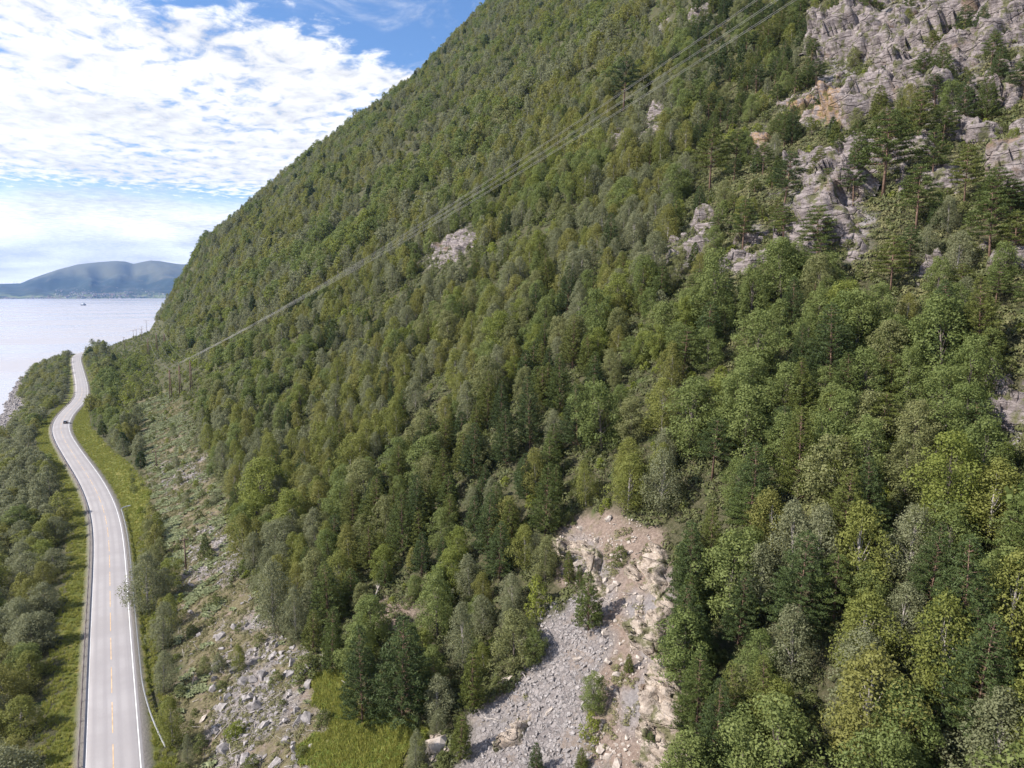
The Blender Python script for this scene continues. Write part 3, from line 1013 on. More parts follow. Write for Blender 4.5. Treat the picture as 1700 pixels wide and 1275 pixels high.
def tree_mesh_parts(kind, seed, lod):
    """arrays for a tree about 1 m tall per unit height: (crown verts, quads, tint), trunk MB; height h0 in metres"""
    rng = np.random.default_rng(seed)
    mb = MB()
    C, N, S, T = [], [], [], []
    asp, jit, droop = 0.55, 0.7, 0.0
    if kind in ('birch', 'broad', 'shrub'):
        if kind == 'birch':
            h, wd, base, nb, per, ls = 8.0, 2.7, 0.12, 76, 165, 0.100
            asp, droop, jit = 0.55, 0.6, 0.5
        elif kind == 'broad':
            h, wd, base, nb, per, ls = 9.0, 2.95, 0.12, 76, 190, 0.110
            asp, jit = 0.62, 0.45
        else:
            h, wd, base, nb, per, ls = 2.6, 1.45, 0.0, 26, 70, 0.115
            jit = 0.5
        if lod == 1:
            per, ls = int(per * 0.27), ls * 1.95
        if lod == 2:
            nb, per, ls = int(nb * 0.6), int(per * 0.19), ls * 2.8
        lean = rng.normal(0, 0.04, 2)
        tops = []
        ph = rng.uniform(0, 6.28)
        lob, lp = rng.uniform(0.06, 0.26, 2), rng.uniform(0, 6.28, 2)
        for i in range(nb):
            t = (i + rng.uniform(0, 1)) / nb
            t = base + (1 - base) * t ** 0.85
            if kind == 'birch':
                r = wd * (math.sin(math.pi * min(1, (t - base) / (1 - base) * 0.86 + 0.10)) ** 0.62) * (1.12 - 0.50 * t)
            elif kind == 'broad':
                r = wd * (math.sin(math.pi * min(1, (t - base) / (1 - base) * 0.80 + 0.14)) ** 0.55) * (1.12 - 0.36 * t)
            else:
                r = wd * (1 - t ** 2.2) ** 0.5
            a = i * 2.399 + ph + rng.normal(0, 0.5)
            if kind != 'shrub':
                r *= 1 + lob[0] * math.sin(a + lp[0] + 3.0 * t) + lob[1] * math.sin(2 * a + lp[1] - 5.0 * t)
            rf = rng.uniform(0.35, 1.0) ** 0.7 * rng.uniform(0.72, 1.28)
            br = (0.24 + 0.20 * rng.random()) * wd * (1.0 - 0.35 * t)
            x, y = math.cos(a) * max(0, r - br * 0.5) * rf, math.sin(a) * max(0, r - br * 0.5) * rf
            z = t * h - br * 0.55
            c0 = np.array([x + lean[0] * z, y + lean[1] * z, z])
            tops.append(c0)
            k = max(5, int(per * (br / (0.38 * wd)) ** 2))
            d = rng.normal(0, 1, (k, 3)); d[:, 2] += 0.35
            d += 0.35 * np.array([math.cos(a), math.sin(a), 0.2])
            d /= np.linalg.norm(d, axis=1)[:, None]
            rad = br * rng.uniform(0.62, 1.08, k)
            fl = np.array([1, 1, 0.85 if kind != 'birch' else 1.12])
            C.append(c0 + d * rad[:, None] * fl)
            N.append(d)
            S.append(ls * rng.uniform(0.65, 1.3, k))
            T.append(np.clip(rng.uniform(0, 1) * 0.55 + rng.uniform(0, 0.45, k), 0, 1))
        if kind == 'shrub':
            for i in range(4):
                q = tops[rng.integers(len(tops))]
                mb.tube([(q[0] * 0.1, q[1] * 0.1, -0.2), tuple(q * 0.6), tuple(q)], [0.045, 0.03, 0.012], 4)
        else:
            ht = h * 0.72
            mb.tube([(0, 0, -0.8), (lean[0] * h * 0.2, lean[1] * h * 0.2, h * 0.25), (lean[0] * h * 0.5 + 0.08, lean[1] * h * 0.5, h * 0.55), (lean[0] * ht, lean[1] * ht, ht)],
                    [0.16, 0.12, 0.07, 0.02], 6 if lod == 0 else 4)
            for q in [tp * np.array([0.62, 0.62, 0.93]) for tp in tops[:: (4 if lod == 0 else 9)]]:
                z0_ = max(0.12 * h, q[2] * 0.62)
                mid_ = np.array([q[0] * 0.45 + lean[0] * z0_, q[1] * 0.45 + lean[1] * z0_, z0_ * 0.4 + q[2] * 0.55])
                mb.tube([(lean[0] * z0_, lean[1] * z0_, z0_), tuple(mid_), tuple(q)], [0.06, 0.04, 0.012], 3, False)
    else:
        old = kind == 'oldpine'
        tall = kind == 'tallpine'
        h = 9.0 if old else (11.0 if tall else 6.5)
        wd = 2.3 if old else (2.7 if tall else 1.6)
        nw = 9 if old else (27 if tall else 19)
        ls = 0.145 if lod == 0 else (0.29 if lod == 1 else 0.46)
        asp, jit = 0.22 if lod == 0 else 0.28, 0.8
        bl = (20 if old else 17) if lod == 0 else ((6 if old else 5) if lod == 1 else 3)
        mb.tube([(0, 0, -0.8), (0.05, 0, h * 0.4), (0, 0.04, h * 0.98)], [0.18 if old else 0.12, 0.11 if old else 0.08, 0.015], 6 if lod == 0 else 4)
        for w in range(nw):
            t = (w + 0.5) / nw
            if old:
                z = h * (0.36 + 0.62 * t)
                r = wd * (0.5 + 0.6 * math.sin(math.pi * min(1, t * 0.8 + 0.2))) * (1 - t ** 3) * rng.uniform(0.65, 1.15) + 0.25
                nbr = 5
            else:
                z = h * (0.06 + 0.92 * t)
                r = wd * (1 - t) ** 0.75 * rng.uniform(0.86, 1.1) + 0.12
                nbr = 8 if t < 0.7 else 5
            for bi in range(nbr):
                a = bi * 6.283 / nbr + w * 0.8 + rng.normal(0, 0.2)
                rl = r * (rng.uniform(0.7, 1.12) if old else rng.uniform(0.82, 1.08))
                rise = rl * (0.12 if old else 0.42) + rng.normal(0, 0.08)
                p0 = np.array([0, 0, z]); p1 = np.array([math.cos(a) * rl, math.sin(a) * rl, z + rise])
                if lod == 0 and (old or bi % 2 == 0):
                    mb.tube([tuple(p0), tuple(p1)], [0.045 if old else 0.03, 0.01], 3, False)
                nt = max(1, int(rl / (0.34 if lod == 0 else 0.5)))
                for q in range(nt):
                    s = 1 - 0.72 * q / max(1, nt)
                    c0 = p0 + (p1 - p0) * s
                    k = bl + (3 if q == 0 else 0)
                    if old:
                        k = int(k * 1.9)
                    d = rng.normal(0, 1, (k, 3)); d[:, 2] = np.abs(d[:, 2]) * 0.75 + 0.05
                    d += 0.7 * np.array([math.cos(a), math.sin(a), 0.3])
                    d /= np.linalg.norm(d, axis=1)[:, None]
                    sp = rng.uniform(0.4, 1.3, k) * (0.25 if not old else 0.42)
                    C.append(c0 + d * sp[:, None] * np.array([1, 1, 0.7 if old else 0.9]))
                    N.append(np.cross(d, rng.normal(0, 1, (k, 3))))
                    S.append(ls * rng.uniform(0.7, 1.25, k))
                    T.append(np.clip(rng.uniform(0, 0.6) + rng.uniform(0, 0.4, k), 0, 1))
        if not old:
            k = 8
            d = rng.normal(0, 0.35, (k, 3)); d[:, 2] = 1
            C.append(np.array([0, 0, h * 0.99]) + d * 0.15); N.append(np.cross(d, rng.normal(0, 1, (k, 3)))); S.append(np.full(k, ls)); T.append(np.full(k, 0.8))
    C = np.concatenate(C); N = np.concatenate(N); S = np.concatenate(S); T = np.concatenate(T)
    N = N / (np.linalg.norm(N, axis=1)[:, None] + 1e-9)
    V, F, TT = leaves(C, N, S, asp, T, rng, jit, droop)
    return h, V, F, TT, mb


HGT = {'birch': 8.0, 'broad': 9.0, 'shrub': 2.6, 'pine': 6.5, 'oldpine': 9.0, 'tallpine': 11.0}
BARK = {'birch': 'birch_bark', 'broad': 'grey_bark', 'shrub': 'grey_bark', 'pine': 'pine_bark', 'oldpine': 'pine_bark', 'tallpine': 'pine_bark'}
LKEY = {'birch': 'birch', 'broad': 'broad', 'shrub': 'shrub', 'pine': 'pine', 'oldpine': 'pine', 'tallpine': 'pine'}
NVAR = {'birch': 5, 'broad': 5, 'shrub': 3, 'pine': 4, 'oldpine': 4, 'tallpine': 3}
PROTO = {}


def protos(kind, lod):
    """[(crown mesh per hue, trunk mesh, joined mesh per hue)]"""
    key = (kind, lod)
    if key in PROTO:
        return PROTO[key]
    out = []
    n = NVAR[kind] if lod < 2 else 2
    for s in range(n):
        h, V, F, TT, mb = tree_mesh_parts(kind, 100 + s * 7 + lod, lod)
        hues = LEAF[LKEY[kind]]
        if lod == 0:
            cr = []
            for hn, hm in hues:
                if not cr:
                    me = mesh_np('crown', V, F, mats=[hm])
                    attr(me, 'tint', TT)
                else:
                    me = cr[0].copy()
                    me.materials[0] = hm
                cr.append(me)
            out.append((cr, mb.mesh('trunk', M[BARK[kind]], True), None))
        else:
            tv = np.array(mb.v, np.float32)
            tf = [f for f in mb.f if len(f) == 4]
            nV = np.concatenate([V, tv]); nF = np.concatenate([F, np.array(tf) + len(V)])
            mi = np.concatenate([np.zeros(len(F), int), np.ones(len(tf), int)])
            js = []
            for hn, hm in hues:
                if not js:
                    me = mesh_np('tree', nV, nF, mats=[hm, M[BARK[kind]]], midx=mi)
                    attr(me, 'tint', np.concatenate([TT, np.zeros(len(tv))]))
                else:
                    me = js[0].copy()
                    me.materials[0] = hm
                js.append(me)
            out.append((None, None, js))
    PROTO[key] = out
    return out


# ------------------------------------------------------------------ scatter: one object of kind stuff, instances by geometry nodes
def scatter(name, sources, P, rot, scl, idx, **props):
    me = bpy.data.meshes.new(name)
    me.vertices.add(len(P))
    me.vertices.foreach_set('co', np.asarray(P, np.float32).ravel())
    attr(me, 'rot', rot, 'FLOAT_VECTOR')
    attr(me, 'scl', scl, 'FLOAT_VECTOR')
    attr(me, 'idx', idx, 'INT')
    o = link(name, me, kind='stuff', **props)
    ng = bpy.data.node_groups.new(name, 'GeometryNodeTree')
    ng.interface.new_socket('Geometry', in_out='INPUT', socket_type='NodeSocketGeometry')
    ng.interface.new_socket('Geometry', in_out='OUTPUT', socket_type='NodeSocketGeometry')
    n = ng.nodes
    gi = n.new('NodeGroupInput'); go = n.new('NodeGroupOutput')
    jn_ = n.new('GeometryNodeJoinGeometry')

    def named(nm, tp):
        q = n.new('GeometryNodeInputNamedAttribute')
        q.data_type = tp
        q.inputs['Name'].default_value = nm
        return q.outputs['Attribute']
    ra, sa, ia = named('rot', 'FLOAT_VECTOR'), named('scl', 'FLOAT_VECTOR'), named('idx', 'INT')
    e2r = n.new('FunctionNodeEulerToRotation')
    ng.links.new(ra, e2r.inputs[0])
    present = set(int(i) for i in np.unique(idx))
    for k, src in enumerate(sources):
        if k not in present:
            continue
        cmp_ = n.new('FunctionNodeCompare')
        cmp_.data_type = 'INT'; cmp_.operation = 'EQUAL'
        ins = [s for s in cmp_.inputs if s.type == 'INT']
        ng.links.new(ia, ins[0]); ins[1].default_value = k
        oi = n.new('GeometryNodeObjectInfo')
        oi.inputs['Object'].default_value = src
        oi.inputs['As Instance'].default_value = True
        ip = n.new('GeometryNodeInstanceOnPoints')
        ng.links.new(gi.outputs[0], ip.inputs['Points'])
        ng.links.new(cmp_.outputs[0], ip.inputs['Selection'])
        ng.links.new(oi.outputs['Geometry'], ip.inputs['Instance'])
        ng.links.new(e2r.outputs[0], ip.inputs['Rotation'])
        ng.links.new(sa, ip.inputs['Scale'])
        ng.links.new(ip.outputs[0], jn_.inputs[0])
    ng.links.new(jn_.outputs[0], go.inputs[0])
    md = o.modifiers.new('scatter', 'NODES')
    md.node_group = ng
    return o


def source(name, me):
    return bpy.data.objects.new(name, me)      # never linked: only a source of instances


# ------------------------------------------------------------------ the power line (its place decides where the forest is kept low)
def ground_at(px, py):
    h = hit(px, py)
    return Vector((float(h[0]), float(h[1]), float(h[2])))


POLE_A = [ground_at(284, 662), ground_at(300, 654), ground_at(318, 647)]
WIRE_END = Vector((182.0, 80.0, 0))


def wire_dist(x, y):
    a = np.array([POLE_A[1].x, POLE_A[1].y]); b = np.array([WIRE_END.x, WIRE_END.y])
    d = b - a; L = np.linalg.norm(d); d /= L
    px_, py_ = x - a[0], y - a[1]
    t = np.clip(px_ * d[0] + py_ * d[1], 0, L)
    return np.hypot(px_ - d[0] * t, py_ - d[1] * t)


# ------------------------------------------------------------------ where the trees stand
# trees one can point to in the photograph: kind, foot (px), height (px), hue, width factor, label
LAND = [
    ('pine', 977, 1046, 100, 1, 0.92, 'lone bushy young pine standing in the middle of the pale scree'),
    ('pine', 1043, 1117, 34, 2, 1.0, 'tiny young pine on bare ground below the lone scree pine'),
    ('broad', 985, 1182, 68, 0, 1.1, 'dull green bushy tree on the scree, downhill of the tiny pine'),
    ('shrub', 982, 1222, 44, 0, 0.8, 'small yellowish bush on scree just below the dull green bushy tree'),
    ('shrub', 893, 1016, 62, 0, 0.62, 'slim bright yellow sapling at top edge of the grey scree'),
    ('pine', 1078, 1258, 46, 1, 1.0, 'small pine on the tan ledge at the foot of the scree'),
    ('pine', 890, 1290, 58, 0, 0.9, 'small dark pine at the bottom of the grey scree'),
    ('pine', 965, 1280, 40, 2, 1.1, 'low pine seedling beside the dark pine at the scree bottom'),
    ('pine', 602, 1205, 172, 0, 0.85, 'tall pine above the yellow grass patch, slimmer of the pair'),
    ('pine', 668, 1205, 185, 0, 1.2, 'big dense dark pine above the yellow grass patch, wider of the pair'),
    ('pine', 520, 1085, 72, 2, 1.0, 'yellowish pine standing at the upper edge of the grey boulders'),
    ('pine', 551, 1120, 84, 1, 0.75, 'slim young pine at the top of the yellow grass patch'),
    ('birch', 455, 1050, 120, 0, 0.9, 'bare-trunked tree at the top of the grey boulder field'),
    ('pine', 547, 1040, 108, 1, 1.2, 'broad pine with visible trunks above the slim young pine'),
    ('birch', 492, 1060, 88, 0, 0.75, 'slim grey-green birch between the two pines above the boulders'),
    ('shrub', 515, 1125, 42, 1, 1.3, 'low spreading bush at the edge of grass and boulders'),
    ('birch', 246, 1012, 96, 0, 1.05, 'round birch leaning over the road edge and guardrail'),
    ('birch', 271, 1078, 78, 0, 0.9, 'roadside birch directly below the round overhanging birch'),
    ('birch', 272, 1150, 72, 0, 0.95, 'grey-green birch beside the verge, third down the roadside row'),
    ('birch', 287, 1236, 88, 2, 0.85, 'dark green roadside birch at the guardrail end'),
    ('birch', 312, 1272, 56, 0, 0.6, 'small slim birch below the guardrail end'),
    ('birch', 769, 1112, 116, 0, 0.72, 'tall narrow pale birch left of the grey scree'),
    ('pine', 783, 1180, 106, 2, 0.8, 'bright young pine below the tall narrow birch'),
    ('pine', 764, 1262, 82, 2, 0.85, 'yellow-green pine beside the big tan rock at the bottom'),
    ('birch', 688, 1275, 70, 0, 0.8, 'small birch at the edge of the yellow grass patch, lowest there'),
    ('birch', 722, 1230, 54, 0, 0.9, 'low pale birch between the grass patch and the tan rock'),
    ('broad', 853, 1115, 100, 2, 1.2, 'big pale bushy tree at the left edge of the scree'),
    ('broad', 885, 1100, 62, 0, 1.2, 'smaller bushy tree touching the scree beside the big pale one'),
    ('broad', 905, 965, 78, 2, 0.9, 'rounded pale tree at the upper left corner of the scree'),
    ('pine', 945, 970, 56, 2, 0.7, 'small yellowish pine among the rocks at the scree top'),
    ('pine', 962, 975, 40, 1, 0.7, 'stunted pine beside the small yellowish pine at scree top'),
    ('shrub', 1027, 932, 28, 1, 1.0, 'little bush on the brown dirt at the head of the scree'),
    ('pine', 1145, 985, 120, 1, 1.0, 'pine at the upper right border of the scree'),
    ('pine', 1178, 960, 120, 2, 0.9, 'yellowish pine behind the pine at the scree border'),
    ('pine', 1140, 1060, 110, 1, 0.95, 'green pine right of the pale slabs, halfway down the scree'),
    ('pine', 1155, 1230, 160, 1, 1.05, 'tall pine at the lower right border of the scree'),
    ('pine', 1210, 1240, 150, 2, 1.0, 'broad yellowish pine behind the tall pine at the scree border'),
    ('oldpine', 1465, 330, 138, 1, 1.15, 'tall layered pine in front of the grey cliff'),
    ('oldpine', 1520, 258, 105, 2, 0.8, 'slim old pine standing against the cliff slab'),
    ('oldpine', 1520, 390, 112, 1, 1.1, 'dense old pine below the layered cliff pine'),
    ('oldpine', 1548, 312, 92, 1, 1.0, 'pine on the ledge below the slim cliff-slab pine'),
    ('oldpine', 1600, 345, 100, 2, 0.9, 'yellowish pine on the rocks near the right margin'),
    ('pine', 1425, 285, 66, 1, 1.0, 'small pine just below the dark overhang'),
    ('oldpine', 1642, 440, 120, 1, 1.1, 'broad pine on the lower ledges near the right margin'),
    ('oldpine', 1300, 352, 96, 0, 0.9, 'dark pine at the left end of the pale lower cliff'),
    ('oldpine', 1352, 492, 96, 1, 1.0, 'pine under the foot of the pale lower cliff'),
    ('oldpine', 1478, 492, 98, 2, 1.0, 'yellowish pine below the dense old pine'),
    ('oldpine', 1600, 222, 78, 0, 0.9, 'dark pine standing on the upper right slab'),
    ('oldpine', 1232, 425, 92, 1, 0.9, 'pine beside the narrow rock strip'),
    ('oldpine', 1440, 45, 70, 1, 1.0, 'pine on the very top of the overhang'),
    ('oldpine', 1178, 318, 100, 2, 1.0, 'yellowish old pine standing alone above the birch slope'),
    ('oldpine', 1035, 185, 86, 0, 1.0, 'dark pine with bare trunk rising above the power cables'),
    ('pine', 1405, 700, 112, 1, 1.3, 'layered pine rising out of the broadleaf wood below the cliff'),
    ('pine', 880, 745, 118, 0, 0.85, 'tall dark pine in the middle of the conifer clump'),
    ('pine', 832, 720, 84, 0, 0.9, 'dark pine just left of the tall one in the conifer clump'),
    ('pine', 840, 775, 95, 0, 1.1, 'lower dark pine at the front of the conifer clump'),
    ('pine', 930, 690, 100, 1, 1.0, 'green pine at the upper end of the conifer clump'),
    ('pine', 905, 890, 120, 1, 1.0, 'green pine standing just above the head of the scree'),
    ('broad', 440, 855, 95, 1, 1.5, 'wide yellow-green tree beside the bracken clearing'),
]


def anyp0(a, b, polys):
    m_ = np.zeros(np.shape(a), bool)
    for p_ in polys:
        m_ |= inpoly(a, b, p_)
    return m_


def s_at(x, y):
    return x - road_x(y)


cand = []
for (x0_, x1_, y0_, y1_, sp_) in ((-75, 240, -110, 330, 4.3), (-85, 240, 330, 900, 5.0), (240, 720, -60, 900, 5.6)):
    xs = np.arange(x0_, x1_, sp_); ys = np.arange(y0_, y1_, sp_ * 0.9)
    A, B = np.meshgrid(xs, ys)
    A = A + (np.arange(len(ys)) % 2)[:, None] * sp_ * 0.5
    A = A + RNG.uniform(-0.42, 0.42, A.shape) * sp_; B = B + RNG.uniform(-0.42, 0.42, B.shape) * sp_
    cand.append(np.stack([A.ravel(), B.ravel()], 1))
cand = np.concatenate(cand)
cx, cy = cand[:, 0], cand[:, 1]
cz = H(cx, cy)
px, py, pd = proj(cx, cy, cz)
s_ = s_at(cx, cy)
ok = (pd > 42) & (px > -620) & (px < 2500) & (py > -260) & (py < 2000)
ok &= cz > SEA + 2.6
ok &= ~((np.abs(s_) < np.where(s_ > 0, np.interp(cy, [0, 200, 235, 420, 460, 900], [9.0, 9.0, 14, 13.0, 8.0, 7.0]), np.interp(cy, [0, 300, 340, 460, 900], [11.6, 10.6, 11.6, 9.5, 8.0]))))
ok &= RNG.random(len(cx)) > np.where(s_ < 0, 0.46, 0.08)
ok &= ~((fbm(cx / 13, cy / 13, octv=2, seed=221) > 0.50) & (s_ > 8))
ok &= ~((px > 1190) & (py < 560) & (py < 40 + 0.55 * (px - 1000) + 200) & (RNG.random(len(cx)) < 0.22) & (cx < 260))
openm = np.zeros(len(cx), bool)
for p in OPEN:
    openm |= inpoly(px, py, p)
ok &= ~(openm & (pd < 420) & ~(anyp0(px, py, CLEAR) & ~anyp0(px, py, GRASSY) & (RNG.random(len(cx)) < 0.10)))
ok &= ~(inpoly(px, py - 5, SHORE[0]) & (RNG.random(len(cx)) < 0.85))
rockm = softpoly(px, py - 6, CLIFF + LEDGE[:3], 10) > 0.35
r0 = RNG.random(len(cx))
ok &= ~(rockm & (r0 > 0.24))
ok &= ~(inpoly(px, py, [(690, 440), (775, 375), (802, 392), (775, 452), (705, 478)]))
for p in DIRT[1:]:
    ok &= ~inpoly(px, py, p)
ok &= ~((px > 680) & (px < 800) & (py > 1262))
ye_ = np.interp(cx, [-80, -30, 43, 100, 470, 900], [770, 862, 885, 880, 892, 900])
ok &= cy < ye_ + 18
for L in LAND:
    ok &= ~((np.abs(px - L[1]) < L[3] * 0.26) & (py > L[2] - L[3] * 0.35) & (py < L[2] + 22))
cx, cy, cz, px, py, pd, s_ = (a[ok] for a in (cx, cy, cz, px, py, pd, s_))
n = len(cx)
r1, r2, r3, r4 = RNG.random(n), RNG.random(n), RNG.random(n), RNG.random(n)
patch = fbm(cx / 28, cy / 28, octv=2, seed=201)
r2o = r2.copy()
r2 = np.clip(r2 + fbm(cx / 60, cy / 16, octv=2, seed=241) * 0.55, 0, 0.999)
gul = fbm(cx / 110, cy / 13, octv=2, seed=251)
patch2 = fbm(cx / 22, cy / 22, octv=2, seed=211)

kind = np.full(n, 'birch', dtype=object)
hgt = 6.0 + 3.0 * r1
wide = 0.90 + 0.38 * RNG.random(n)
hue = np.where(r2 < 0.56, 0, np.where(r2 < 0.80, 1, 2))
CONIF = [(540, 930), (620, 850), (720, 740), (800, 700), (900, 590), (980, 600), (1010, 680), (950, 800), (900, 880), (860, 930), (740, 960), (620, 960)]
conif = inpoly(px, py, CONIF)
left = s_ < -5
far = pd > 330
cliffz = (px > 1150) & (py < 560) & (py < 40 + 0.55 * (px - 1000) + 260)
lowr = (px > 1120) & ~cliffz
# general mix
b_ = (patch + (r3 - 0.5) * 0.7) > 0.22
kind[b_] = 'broad'
kind[r4 < np.where(far, 0.035, 0.085)] = 'pine'
kind[conif & (r4 < 0.72)] = 'pine'
kind[inpoly(px, py, [(1105, 860), (1215, 830), (1255, 1290), (1115, 1290)]) & (r4 < 0.40)] = 'pine'
kind[lowr & (r3 < 0.44)] = 'broad'
kind[lowr & (r4 < 0.17)] = 'pine'
kind[lowr & (r4 > 0.955)] = 'oldpine'
k_ = cliffz & (pd < 330)
kind[k_] = np.where(r4[k_] < 0.46, 'oldpine', np.where(r4[k_] < 0.70, 'pine', np.where(r4[k_] < 0.86, 'birch', 'broad')))
kind[far & (r4 < 0.012)] = 'oldpine'
kind[left] = np.where(r4[left] < 0.84, 'birch', 'broad')
hgt[kind == 'pine'] = 6.2 + 4.4 * r1[kind == 'pine']
hgt[kind == 'oldpine'] = 6.5 + 3.6 * r1[kind == 'oldpine']
hgt[kind == 'broad'] = 6.6 + 3.0 * r1[kind == 'broad']
lr = lowr & (pd < 160)
hgt[lr] *= 1.12
hgt[cliffz & (pd < 300)] *= 0.80
hgt *= np.exp(RNG.normal(0, 0.15, n)) * (1 - 0.30 * sstep(gul, 0.18, 0.42))
hgt *= np.where(far, 1 + 0.45 * fbm(cx / 32, cy / 32, octv=2, seed=261), 1)
wide *= np.where(far & (kind != 'pine'), 1.18, 1)
kind[(kind == 'pine') & (hgt > 8.4)] = 'tallpine'
hgt[left] = 5.6 + 2.8 * r1[left]
hgt[left & (cy > 420)] *= 0.80
hue = np.where(kind == 'broad', np.where(r2 < 0.55, 0, np.where(r2 < 0.76, 1, 2)), hue)
hue = np.where((kind == 'broad') & lowr, np.where(r2o < 0.76, 0, np.where(r2o < 0.84, 1, 2)), hue)
hue = np.where((kind == 'pine'), np.where(r2 < 0.42, 0, np.where(r2 < 0.80, 1, 2)), hue)
hue = np.where((kind == 'oldpine'), np.where(r2 < 0.25, 0, np.where(r2 < 0.70, 1, 2)), hue)
hue = np.where(left & (kind == 'birch'), np.where(r2 < 0.66, 0, np.where(r2 < 0.88, 2, 1)), hue)
# low growth: the strip under the cables, the bench by the poles, the clearing's rim
wd_ = wire_dist(cx, cy)
low_ = ((wd_ < 7 + 3 * patch2) & (pd < 400)) | ((cx > 2) & (cx < 46) & (cy > 350) & (cy < 910) & (s_ > 16) & (r3 < 0.86))
low_ |= (cy > 690) & (cx < 50) & (cx > -2) & (s_ > 10)
low_ |= inpoly(px, py, [(225, 590), (262, 600), (335, 610), (345, 665), (330, 705), (240, 690)])
kind[low_] = 'shrub'
hgt[low_] = 1.9 + 1.7 * r1[low_]
sap = anyp0(px, py, CLEAR) & (pd < 420)
hgt[sap] *= 0.5
plow = ((cy > 690) & (cx < 50) & (cx > -2) & (s_ > 10)) | inpoly(px, py, [(262, 600), (335, 610), (345, 665), (330, 705), (255, 700)])
hgt[plow] = 1.0 + 0.9 * r1[plow]
hue[low_] = np.where(r2[low_] < 0.42, 0, 1)
wide[left] *= 1.48
wide[kind == 'shrub'] *= 1.15

# bushes and undergrowth in the gaps
m2 = 11500
ux = RNG.uniform(4, 260, m2); uy = RNG.uniform(-80, 420, m2)
uz = H(ux, uy)
upx, upy, upd = proj(ux, uy, uz)
inop = np.zeros(m2, bool)
for p in OPEN:
    inop |= inpoly(upx, upy, p)
us = s_at(ux, uy)
uok = (upd > 42) & (upx > -400) & (upx < 2200) & (upy > -60) & (upy < 1800) & (us > 8)
grassm = inpoly(upx, upy, GRASSY[0]) | inpoly(upx, upy, SCREE[0]) | inpoly(upx, upy, DIRT[0])
uok &= ~(grassm & (RNG.random(m2) > 0.10))
uok &= ~(inop & ~grassm & (RNG.random(m2) > np.where(fbm(ux / 6, uy / 9, octv=2, seed=271) > 0.05, 0.95, 0.22)))
uok &= ~((softpoly(upx, upy, CLIFF, 6) > 0.4) & (RNG.random(m2) > 0.8))
ux, uy, uz, upx, upy, upd = (a[uok] for a in (ux, uy, uz, upx, upy, upd))
nu = len(ux)
ur = RNG.random(nu)
inop = inop[uok]
cx = np.concatenate([cx, ux]); cy = np.concatenate([cy, uy]); cz = np.concatenate([cz, uz])
px = np.concatenate([px, upx]); py = np.concatenate([py, upy]); pd = np.concatenate([pd, upd])
kind = np.concatenate([kind, np.full(nu, 'shrub', dtype=object)])
hgt = np.concatenate([hgt, np.where(inop, 0.4 + 2.0 * ur ** 2, 0.8 + 1.4 * ur)])
hue = np.concatenate([hue, np.where(RNG.random(nu) < 0.22, 0, 1)])
wide = np.concatenate([wide, np.full(nu, 1.15)])

land_lab = {}
for L in LAND:
    h_ = hit(L[1], L[2])
    if h_ is None:
        continue
    d_ = proj(*h_)[2]
    land_lab[len(cx)] = L[6]
    cx = np.append(cx, h_[0]); cy = np.append(cy, h_[1]); cz = np.append(cz, h_[2])
    px = np.append(px, L[1]); py = np.append(py, L[2]); pd = np.append(pd, d_)
    hg = L[3] / FPX * d_ * 1.04; kind = np.append(kind, 'tallpine' if L[0] == 'pine' and hg > 8.6 else L[0])
    hgt = np.append(hgt, hg); hue = np.append(hue, L[4]); wide = np.append(wide, L[5])
N_ALL = len(cx)
cz = cz - 0.15
rz_all = RNG.uniform(0, 6.283, N_ALL)
tilt = RNG.normal(0, 0.035, (N_ALL, 2))
app = hgt / pd * FPX
inframe = (px + app * 0.32 > 0) & (px - app * 0.32 < 1700) & (py - app * 0.9 < 1275) & (py > 0)

NAME = {'birch': 'birch_tree', 'broad': 'broadleaf_tree', 'shrub': 'shrub', 'pine': 'pine_tree', 'oldpine': 'pine_tree', 'tallpine': 'pine_tree'}
CAT = {'birch': 'birch', 'broad': 'tree', 'shrub': 'shrub', 'pine': 'pine', 'oldpine': 'pine', 'tallpine': 'pine'}
PLUR = {'birch': 'birches', 'broad': 'broadleaf trees', 'shrub': 'shrubs', 'pine': 'conical pines', 'oldpine': 'open old pines', 'tallpine': 'conical pines'}
CAP = {'birch_tree': 285, 'broadleaf_tree': 285, 'pine_tree': 285, 'shrub': 260}
is_ind = np.zeros(N_ALL, bool)
for nm, cap in CAP.items():
    sel = np.array([NAME[k] == nm for k in kind]) & inframe
    ii = np.where(sel)[0]
    prio = app[ii] + np.array([1e4 if i in land_lab else 0 for i in ii])
    is_ind[ii[np.argsort(-prio)][:cap]] = True

